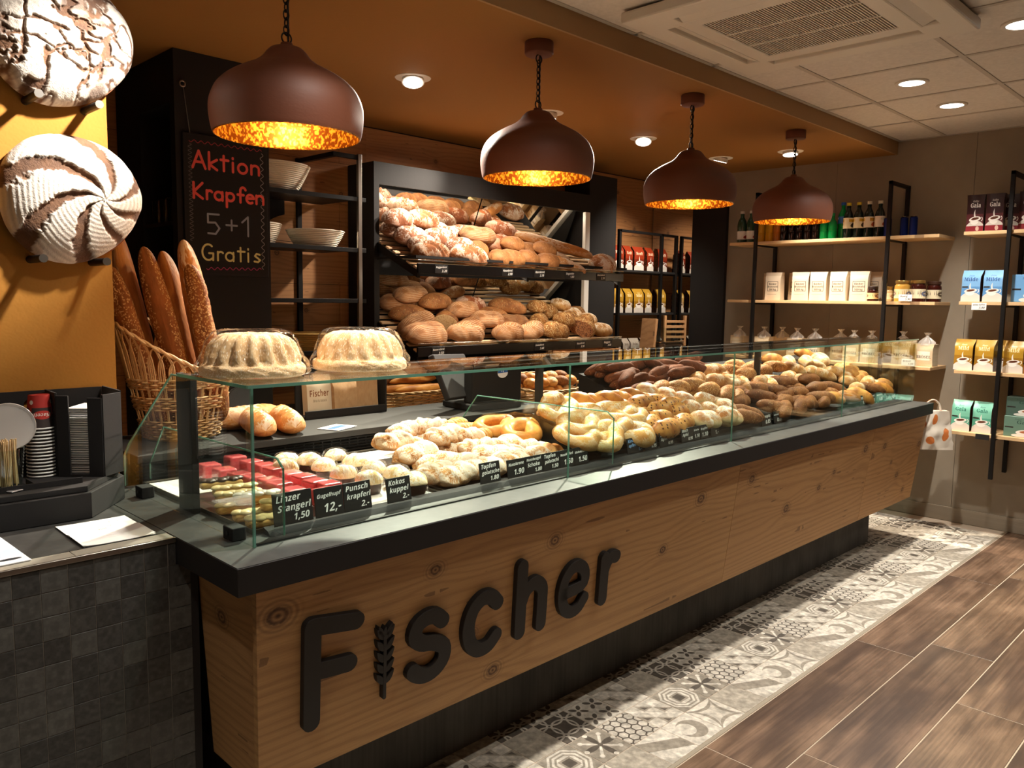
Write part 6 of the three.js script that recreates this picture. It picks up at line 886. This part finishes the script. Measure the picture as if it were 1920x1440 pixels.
{
  const flyer = std({ map: canvasTex(512, 384, (g, W, H) => { g.fillStyle = '#f6f4f1'; g.fillRect(0, 0, W, H); g.fillStyle = '#a39c96'; g.save(); g.translate(W, H); g.rotate(PI); g.font = '30px sans-serif'; g.textAlign = 'center'; g.fillText('Öffnungszeiten', 256, 330); g.fillText('Weihnachten', 256, 270); g.font = 'bold 30px sans-serif'; g.fillText('2018', 256, 235); g.font = '18px sans-serif'; for (let k = 0; k < 4; k++) g.fillText('__________', 256, 180 - k * 36); g.strokeStyle = '#a39c96'; g.lineWidth = 4; g.beginPath(); g.ellipse(120, 325, 34, 16, 0, 0, PI * 2); g.stroke(); g.restore(); }), roughness: 0.75 });
  const t = thing('paper_flyer', 'white printed flyer lying by the tile edge of the side counter', 'paper', [0.702, HS + 0.0008, -2.178], -0.02), g = new THREE.BoxGeometry(0.172, 0.0012, 0.23, 12, 1, 12), p = g.attributes.position; for (let i = 0; i < p.count; i++) p.setY(i, p.getY(i) + 0.0006 + 0.004 * Math.pow(Math.abs(p.getX(i)) / 0.086, 4) * (p.getZ(i) > 0 ? 1 : 0.3)); g.computeVertexNormals(); part('sheet', g, flyer, t, [0, 0.0008, 0]); part('under_sheet', new THREE.BoxGeometry(0.17, 0.0006, 0.225), M.paper, t, [0.003, 0.0003, -0.002]);
  const br = std({ map: canvasTex(256, 384, (g) => { g.fillStyle = '#dfe8f2'; g.fillRect(0, 0, 256, 384); g.fillStyle = '#1c2b44'; g.fillRect(20, 120, 180, 70); g.fillStyle = '#c6d8ea'; g.fillRect(0, 210, 256, 90); g.fillStyle = '#f4f6f8'; g.fillRect(0, 300, 256, 84); g.fillStyle = '#2c3138'; g.font = 'bold 46px sans-serif'; g.save(); g.translate(240, 330); g.fillText('', 0, 0); g.restore(); g.fillText('iniri', 60, 352); g.beginPath(); g.ellipse(206, 338, 34, 13, 0, 0, PI * 2); g.fill(); }), roughness: 0.4 });
  const b = thing('brochure', 'pale blue brochure lying at the tile edge of the side counter', 'brochure', [0.405, HS + 0.0008, -2.175], 0.03); part('cover', rbox(0.18, 0.003, 0.265, 0.001, 1), br, b, [0, 0.0016, 0]); { const g2 = b.children[0].geometry, p = g2.attributes.position, uv = g2.attributes.uv; for (let i = 0; i < p.count; i++) uv.setXY(i, p.getX(i) / 0.18 + 0.5, 0.5 - p.getZ(i) / 0.265); }
}
// ---------------------------------------------------------------- grocery shelves on the panelled wall
function wallShelf(label, z0, z1, ys, posts, yTop, yLow) {
  const t = thing('wall_shelf', label, 'shelf', [0, yLow, 0]);
  ys.forEach((y) => part('shelf_board', mapUV(rbox2(5.757, y - 0.011 - yLow, z0, 6.078, y + 0.011 - yLow, z1, 0.002), (x, Y, z) => [z / 1.6, x / 0.34]), M.paleWood, t));
  posts.forEach((z) => { part('front_post', rbox2(5.733, 0, z - 0.012, 5.756, yTop - yLow, z + 0.012, 0.002), M.blackSteel, t); part('rear_post', rbox2(6.05, 0, z - 0.012, 6.079, yTop - yLow, z + 0.012, 0.002), M.blackSteel, t); part('top_arm', rbox2(5.733, yTop - 0.024 - yLow, z - 0.012, 6.079, yTop - yLow, z + 0.012, 0.002), M.blackSteel, t); ys.forEach((y) => part('arm', rbox2(5.745, y - 0.024 - yLow, z - 0.006, 6.06, y - 0.011 - yLow, z + 0.006, 0.001), M.blackSteel, t)); });
}
wallShelf('timber wall shelf of drinks, flour and crumbs on black posts', -3.33, -1.80, [1.956, 1.512, 1.077, 0.66], [-3.1, -2.12], 2.335, 0.4);
wallShelf('timber wall shelf of coffee packs next to the drinks shelf', -1.655, -0.55, [1.962, 1.517, 1.072, 0.672], [-1.395, -0.7], 2.33, 0.4);
const S1 = 1.9675, S2 = 1.5235, S3 = 1.0885;
// bottles: lathe body, label band, cap
const dg = (c, r = 0.08) => phys({ color: c, roughness: r, transmission: 0.25, thickness: 0, ior: 1.4 });
M.pet = { green: dg(0x0f9a4c), dark: std({ color: 0x1a0d0a, roughness: 0.12 }), yellow: dg(0xe0a81c), orange: dg(0xc8741a), deep: std({ color: 0x14211a, roughness: 0.1 }), forest: std({ color: 0x24402c, roughness: 0.12 }), blue: std({ color: 0x1c2b6e, roughness: 0.3, metalness: 0.7 }) };
const bottleG = (r, h) => lathe(smooth([[0, 0], [r * 0.85, 0], [r, 0.012], [r, h * 0.3], [r * 0.94, h * 0.36], [r, h * 0.42], [r, h * 0.62], [r * 0.8, h * 0.76], [r * 0.42, h * 0.88], [r * 0.4, h * 0.96], [r * 0.4, h]], 40), 22), capG = (r) => new THREE.CylinderGeometry(r * 0.48, r * 0.48, 0.02, 18);
const bottleLabel = (bg, a, b) => sheetCell(256, 96, (g) => { g.fillStyle = bg; g.fillRect(0, 0, 256, 96); for (let k = 0; k < 2; k++) { g.fillStyle = a; g.fillRect(20 + k * 128, 12, 84, 26); g.fillStyle = b; g.beginPath(); g.ellipse(62 + k * 128, 64, 30, 18, -0.4, 0, PI * 2); g.fill(); } });
function bottle(label, z, r, h, body, cap, lab, y0 = 0.42, y1 = 0.64, x = 5.86) { const t = thing('drink_bottle', label, 'bottle', [x, S1 + 0.0005, z], 1.6, 'bottles on the drinks shelf'); part('body', bottleG(r, h), body, t); part('cap', capG(r), cap, t, [0, h + 0.008, 0]); if (lab) part('label', onCell(new THREE.CylinderGeometry(r * 1.02, r * 1.02, h * (y1 - y0), 24, 1, true), lab), sheetMat, t, [0, h * (y0 + y1) / 2, 0]); }
const capM = (c) => std({ color: c, roughness: 0.4 }), lbC = bottleLabel('#e9e4dc', '#e9e4dc', '#a03a30'), lbY = bottleLabel('#f0e8cc', '#e0b52c', '#38342c'), lbO = bottleLabel('#efe2cc', '#d8a22c', '#b8562c'), lbP = bottleLabel('#f0e2d4', '#efe0d0', '#c0502e');
[-3.285, -3.205].forEach((z, i) => bottle(`dark green bottle with white label, ${ORD[i]} from the black panel`, z, 0.036, 0.23, M.pet.forest, capM(0xc9c4bc), lbC, 0.12, 0.4));
[[-3.12, 'yellow', 'amber yellow drink bottle beside the shelf post'], [-3.05, 'yellow', 'bright yellow drink bottle under the pendant shade'], [-2.985, 'orange', 'orange drink bottle next to the cola bottles']].forEach(([z, c, l]) => bottle(l, z, 0.032, 0.2, M.pet[c], capM(0xd8902a)));
for (let k = 0; k < 5; k++) bottle(`dark cola bottle with red cap, ${ORD[k]} from the black panel`, -2.93 + k * 0.062, 0.03, 0.19, M.pet.dark, capM(0xb02a22));
for (let k = 0; k < 3; k++) bottle(`green lemonade bottle with green cap, ${ORD[k]} from the cola bottles`, [-2.62, -2.558, -2.59][k], 0.03, 0.17, M.pet.green, capM(0x16884a), null, 0, 0, k === 2 ? 5.93 : 5.86);
bottle('tall green lemonade bottle with blue cap', -2.515, 0.034, 0.25, M.pet.green, capM(0x2a5fb8), bottleLabel('#2f6fc0', '#f0f4f8', '#e8d040'), 0.46, 0.66, 5.93);
[[-2.445, 'yellow cap', lbY, 0xd8c02a], [-2.372, 'faded yellow cap', lbY, 0xc8b02a], [-2.3, 'white cap and orange label', lbO, 0xcfc6b4], [-2.225, 'white cap and pink label', lbP, 0xcfc6b4]].forEach(([z, d, l, c]) => bottle(`tall dark iced tea bottle with ${d}`, z, 0.034, 0.235, M.pet.deep, capM(c), l, 0.3, 0.62));
[-2.17, -2.06, -2.0].forEach((z, i) => { const t = thing('drink_can', `slim blue drink can, ${ORD[i]} from the iced tea bottles`, 'can', [5.86, S1 + 0.0005, z], 0, 'blue cans on the drinks shelf'); part('body', lathe([[0, 0], [0.022, 0], [0.026, 0.006], [0.026, 0.12], [0.023, 0.13], [0, 0.13]], 24), M.pet.blue, t); part('lid', new THREE.CylinderGeometry(0.0235, 0.0235, 0.003, 24), M.chrome, t, [0, 0.1315, 0]); });
// flour bags
const flourP = std({ map: canvasTex(256, 384, (g) => { g.fillStyle = '#d8c9b2'; g.fillRect(0, 0, 256, 384); g.fillStyle = '#cbbaa1'; g.fillRect(0, 0, 256, 50); g.strokeStyle = '#3c342c'; g.lineWidth = 6; g.strokeRect(48, 130, 160, 130); g.fillStyle = '#3c342c'; g.textAlign = 'center'; g.font = 'bold 36px sans-serif'; g.fillText('Bäcker', 128, 174); g.fillText('Brotmehl', 128, 212); g.fillText('500 kg', 128, 250); g.fillStyle = '#a89a86'; g.fillRect(40, 300, 150, 6); }), roughness: 0.85 });
const flourG = mapUV(packGeo(0.125, 0.21, 0.07, 0.45), (x, y) => [x / 0.13 + 0.5, y / 0.21]);
[[-3.075, 6.0], [-2.985, 5.86], [-2.855, 5.98], [-2.77, 5.86], [-2.63, 5.86], [-2.48, 5.86], [-2.335, 5.86], [-2.29, 6.0]].forEach(([z, x], i) => { const o = single('flour_bag', `cream paper flour bag with framed print, ${ORD[i]} from the black panel`, 'flour bag', flourG, flourP, [x, S2 + 0.0005, z], -PI / 2 + 0.12 - (i % 3) * 0.1); o.userData.group = 'flour bags on the middle shelf'; });
// jars
const jarP = (a, b) => sheetCell(256, 96, (g) => { g.fillStyle = a; g.fillRect(0, 0, 256, 96); for (let k = 0; k < 2; k++) { g.fillStyle = b; g.beginPath(); g.ellipse(64 + k * 128, 48, 38, 28, 0, 0, PI * 2); g.fill(); g.fillStyle = '#efe6d2'; g.fillRect(38 + k * 128, 42, 52, 10); } });
function jar(label, z, x, r, h, body, lab, lid) { const t = thing('preserve_jar', label, 'jar', [x, S2 + 0.0005, z], 1.7, 'jars on the middle shelf'); part('contents', lathe(smooth([[0, 0], [r * 0.9, 0], [r, 0.01], [r, h * 0.78], [r * 0.86, h * 0.92], [r * 0.84, h]], 24), 26), body, t); part('label', onCell(new THREE.CylinderGeometry(r * 1.015, r * 1.015, h * 0.5, 28, 1, true), lab), sheetMat, t, [0, h * 0.42, 0]); part('lid', lathe([[0, 0.018], [r * 0.9, 0.018], [r * 0.93, 0.014], [r * 0.93, -0.002]], 28), lid, t, [0, h, 0]); }
const honey = std({ color: 0xb98a3c, roughness: 0.12 }), jam = std({ color: 0x35120c, roughness: 0.1 }), pale = std({ color: 0xc8a878, roughness: 0.15 }), goldLid = std({ color: 0xb08c4c, roughness: 0.3, metalness: 0.8 });
jar('small dark jam jar next to the flour bags', -2.235, 5.84, 0.037, 0.085, jam, jarP('#d8c48c', '#7c3c24'), std({ color: 0x2a1a14, roughness: 0.35 })); jar('small pale jam jar behind the shelf post', -2.155, 5.9, 0.037, 0.085, pale, jarP('#e0d0a8', '#9c5c34'), goldLid); jar('large honey jar with oval label', -2.045, 5.86, 0.05, 0.125, honey, jarP('#d9c9a0', '#50607c'), goldLid); jar('large dark honey jar with oval label', -1.945, 5.86, 0.05, 0.125, jam, jarP('#e2d8b8', '#5a6a88'), goldLid); jar('dark honey jar at the shelf end', -1.87, 5.95, 0.047, 0.12, jam, jarP('#e2d8b8', '#6c6048'), std({ color: 0x3a2418, roughness: 0.35 }));
// breadcrumbs in tied clear bags
const crumbP = std({ map: canvasTex(256, 320, (g) => { g.fillStyle = '#c3b090'; g.fillRect(0, 0, 256, 320); const r = rng(3); for (let k = 0; k < 2600; k++) { g.fillStyle = r() > 0.5 ? '#d2c2a4' : '#ab9672'; g.fillRect(r() * 256, r() * 320, 2, 2); } g.fillStyle = '#e2d8c4'; g.fillRect(40, 120, 176, 120); g.fillStyle = '#2c2620'; g.textAlign = 'center'; g.font = 'bold 22px sans-serif'; g.fillText('♦ ♦ ♦', 128, 152); g.font = 'bold 50px serif'; g.fillText('BRÖSEL', 128, 212); }), roughness: 0.85 });
const sackG = (() => { const g = mapUV(packGeo(0.12, 0.15, 0.085, 0.2), (x, y) => [x / 0.12 + 0.5, y / 0.16]); return g; })();
const neckG = (() => { const pts = [], idx = [], n = 26, prof = [[0.055, 0.14], [0.045, 0.165], [0.02, 0.188], [0.007, 0.2], [0.012, 0.212], [0.022, 0.226]]; prof.forEach(([r, y], j) => { for (let i = 0; i <= n; i++) { const a = 2 * PI * i / n, k = 1 + 0.22 * Math.sin(a * 7 + j) * (j > 0 ? 1 : 0.2); pts.push(Math.cos(a) * r * k * 1.05, y, Math.sin(a) * r * k * (j < 2 ? 0.75 : 0.9)); } }); for (let j = 0; j + 1 < prof.length; j++) for (let i = 0; i < n; i++) { const a = j * (n + 1) + i, b = a + n + 1; idx.push(a, b, a + 1, b, b + 1, a + 1); } const g = new THREE.BufferGeometry(); g.setAttribute('position', new THREE.Float32BufferAttribute(pts, 3)); g.setAttribute('uv', new THREE.Float32BufferAttribute(new Float32Array(pts.length / 3 * 2), 2)); g.setIndex(idx); g.computeVertexNormals(); return g; })();
M.cello = phys({ color: 0xf4efe6, transmission: 0.6, roughness: 0.25, thickness: 0, side: THREE.DoubleSide });
[-3.27, -3.06, -2.95, -2.79, -2.65, -2.49, -2.36, -2.235, -2.05, -1.865].forEach((z, i) => { const t = thing('crumb_bag', `tied clear bag of breadcrumbs, ${ORD[i]} from the black panel`, 'bag', [i % 3 === 2 ? 5.95 : 5.87, S3 + 0.0005, z], -PI / 2 + 0.1 * ((i % 3) - 1), 'breadcrumb bags on the lower shelf'); part('sack', sackG, crumbP, t); part('neck', neckG, M.cello, t); part('tie', new THREE.TorusGeometry(0.009, 0.0025, 6, 16).rotateX(PI / 2), M.white, t, [0, 0.2, 0]); });
// coffee on the neighbouring shelf
const face = -PI / 2;
[[-1.615, 'gala', brick, 1.9735, 'dark red coffee brick on the top coffee shelf, first from the drinks shelf'], [-1.505, 'gala', brick, 1.9735, 'dark red coffee brick on the top coffee shelf, second from the drinks shelf'], [-1.44, 'gala', brick, 1.9735, 'dark red coffee brick set back beside the shelf post'], [-1.32, 'gala', brick, 1.9735, 'dark red coffee brick beyond the shelf post']].forEach(([z, k, g, y, label], i) => { const o = single('coffee_pack', label, 'coffee pack', g, PK[k], [i === 2 ? 5.95 : 5.85, y, z], face + 0.06); o.scale.set(1, 1.18, 1); o.userData.group = 'dark red coffee bricks'; });
[[-1.6, 'milde', 1.5285, 'light blue coffee pack, first from the drinks shelf'], [-1.475, 'milde', 1.5285, 'light blue coffee pack, second from the drinks shelf'], [-1.615, 'gold', 1.0835, 'gold coffee pack on the lower wall shelf, first from the drinks shelf'], [-1.495, 'gold', 1.0835, 'gold coffee pack on the lower wall shelf, second from the drinks shelf'], [-1.425, 'gold', 1.0835, 'gold coffee pack on the lower wall shelf, half hidden by the post'], [-1.33, 'gold', 1.0835, 'gold coffee pack on the lower wall shelf, beyond the post'], [-1.605, 'green', 0.6835, 'mint green coffee pack, first from the counter end'], [-1.48, 'green', 0.6835, 'mint green coffee pack, second from the counter end']].forEach(([z, k, y, label], i) => { single('coffee_pack', label, 'coffee pack', pack, PK[k], [i === 4 ? 5.93 : 5.84, y, z], face - 0.1).userData.group = 'coffee packs on the wall shelf'; });
const bxg = (w, h, d) => { const g = rbox(w, h, d, 0.003, 1), p = g.attributes.position, uv = g.attributes.uv; for (let i = 0; i < p.count; i++) uv.setXY(i, p.getX(i) / w + 0.5, p.getY(i) / h + 0.5); return g.translate(0, h / 2, 0); };
[[-1.28, 1.5285, 0.17, '#6fa6d6', '#1d3f7c', 'Milde', 'light blue coffee carton beside the shelf post', 5.86], [-1.2, 1.0835, 0.14, '#a8692f', '#4a2410', 'Gala', 'brown coffee carton on the lower wall shelf', 5.86], [-1.26, 0.6835, 0.13, '#62806f', '#2c4a40', 'Gala', 'mint green coffee carton at the front of the bottom shelf', 5.85], [-1.26, 0.814, 0.12, '#4c6458', '#2c4a40', 'Gala', 'mint green coffee carton stacked on the bottom one', 5.87]].forEach(([z, y, h, c, w, word, label, x]) => single('coffee_carton', label, 'carton', bxg(0.19, h, 0.11), boxPrint(c, w, word), [x, y, z], face).userData.group = 'coffee cartons on the wall shelf');
// white shelf tickets
const ticket = (name, z, y, label, txt) => { const t = thing('shelf_ticket', label, 'price tag', [5.752, y, z], face, 'white shelf tickets'); part('card', rbox(0.085, 0.045, 0.002, 0.0008, 1), M.paper, t, [0, 0, 0]); part('lettering', onCell(new THREE.PlaneGeometry(0.08, 0.041), cardPrint(txt, 0.08, 0.041, '#1c1a18', '#f0ede6')), sheetMat, t, [0, 0, 0.0014]); };
ticket('t', -1.985, S2 + 0.024, 'white price ticket before the honey jars', ['Honig', '5.90']); ticket('t', -1.535, 1.497, 'white price ticket under the light blue coffee', ['Milde Kaffee', '7.99']); ticket('t', -1.94, S3 + 0.024, 'white price ticket before the breadcrumb bags', ['Brösel', '1.90']);
single('shelf_ticket', 'dark price clip under the mint green coffee', 'price tag', rbox(0.08, 0.035, 0.004, 0.001, 1), M.black, [5.752, 0.665, -1.46], face).userData.group = 'white shelf tickets';
// carrier bag hanging by the counter end
{
  const bp = phys({ map: canvasTex(256, 256, (g) => { g.fillStyle = '#d8cdbc'; g.fillRect(0, 0, 256, 256); g.fillStyle = '#c8743c'; for (const [x, y, w, h] of [[20, 40, 46, 90], [120, 20, 40, 70], [190, 110, 40, 90], [70, 170, 60, 50]]) { g.beginPath(); g.ellipse(x + w / 2, y + h / 2, w / 2, h / 2, 0.3, 0, PI * 2); g.fill(); } }), roughness: 0.3, transmission: 0.15, thickness: 0 });
  const t = thing('carrier_bag', 'crumpled plastic carrier bag with orange print hanging by the counter end', 'bag', [5.66, 0.56, -1.74], -0.8); const g = new THREE.BoxGeometry(0.22, 0.25, 0.09, 12, 12, 6), p = g.attributes.position; for (let i = 0; i < p.count; i++) { const x = p.getX(i), y = p.getY(i), z = p.getZ(i), n = fbm(N1, x * 22 + 7, y * 22 + z * 9 + 7, 3) - 0.5; p.setXYZ(i, x * (1 - 0.15 * (y / 0.125)) + n * 0.02, y + n * 0.012, z * (1 - 0.35 * (y / 0.125)) + n * 0.04); } g.computeVertexNormals(); part('sack', g, bp, t, [0, 0.13, 0]);
  part('handle', tube([[-0.06, 0.24, 0], [-0.045, 0.3, 0.01], [0.0, 0.325, 0], [0.045, 0.3, -0.01], [0.06, 0.24, 0]], 0.006, 24, 6), bp, t);
  single('bag_hook', 'small black hook rail at the counter end', 'hook', rbox(0.2, 0.012, 0.012, 0.003, 1), M.blackSteel, [5.57, 0.86, -1.74]);
}
scene.traverse((o) => { if (o.isMesh) shade(o); });
renderer.render(scene, camera);
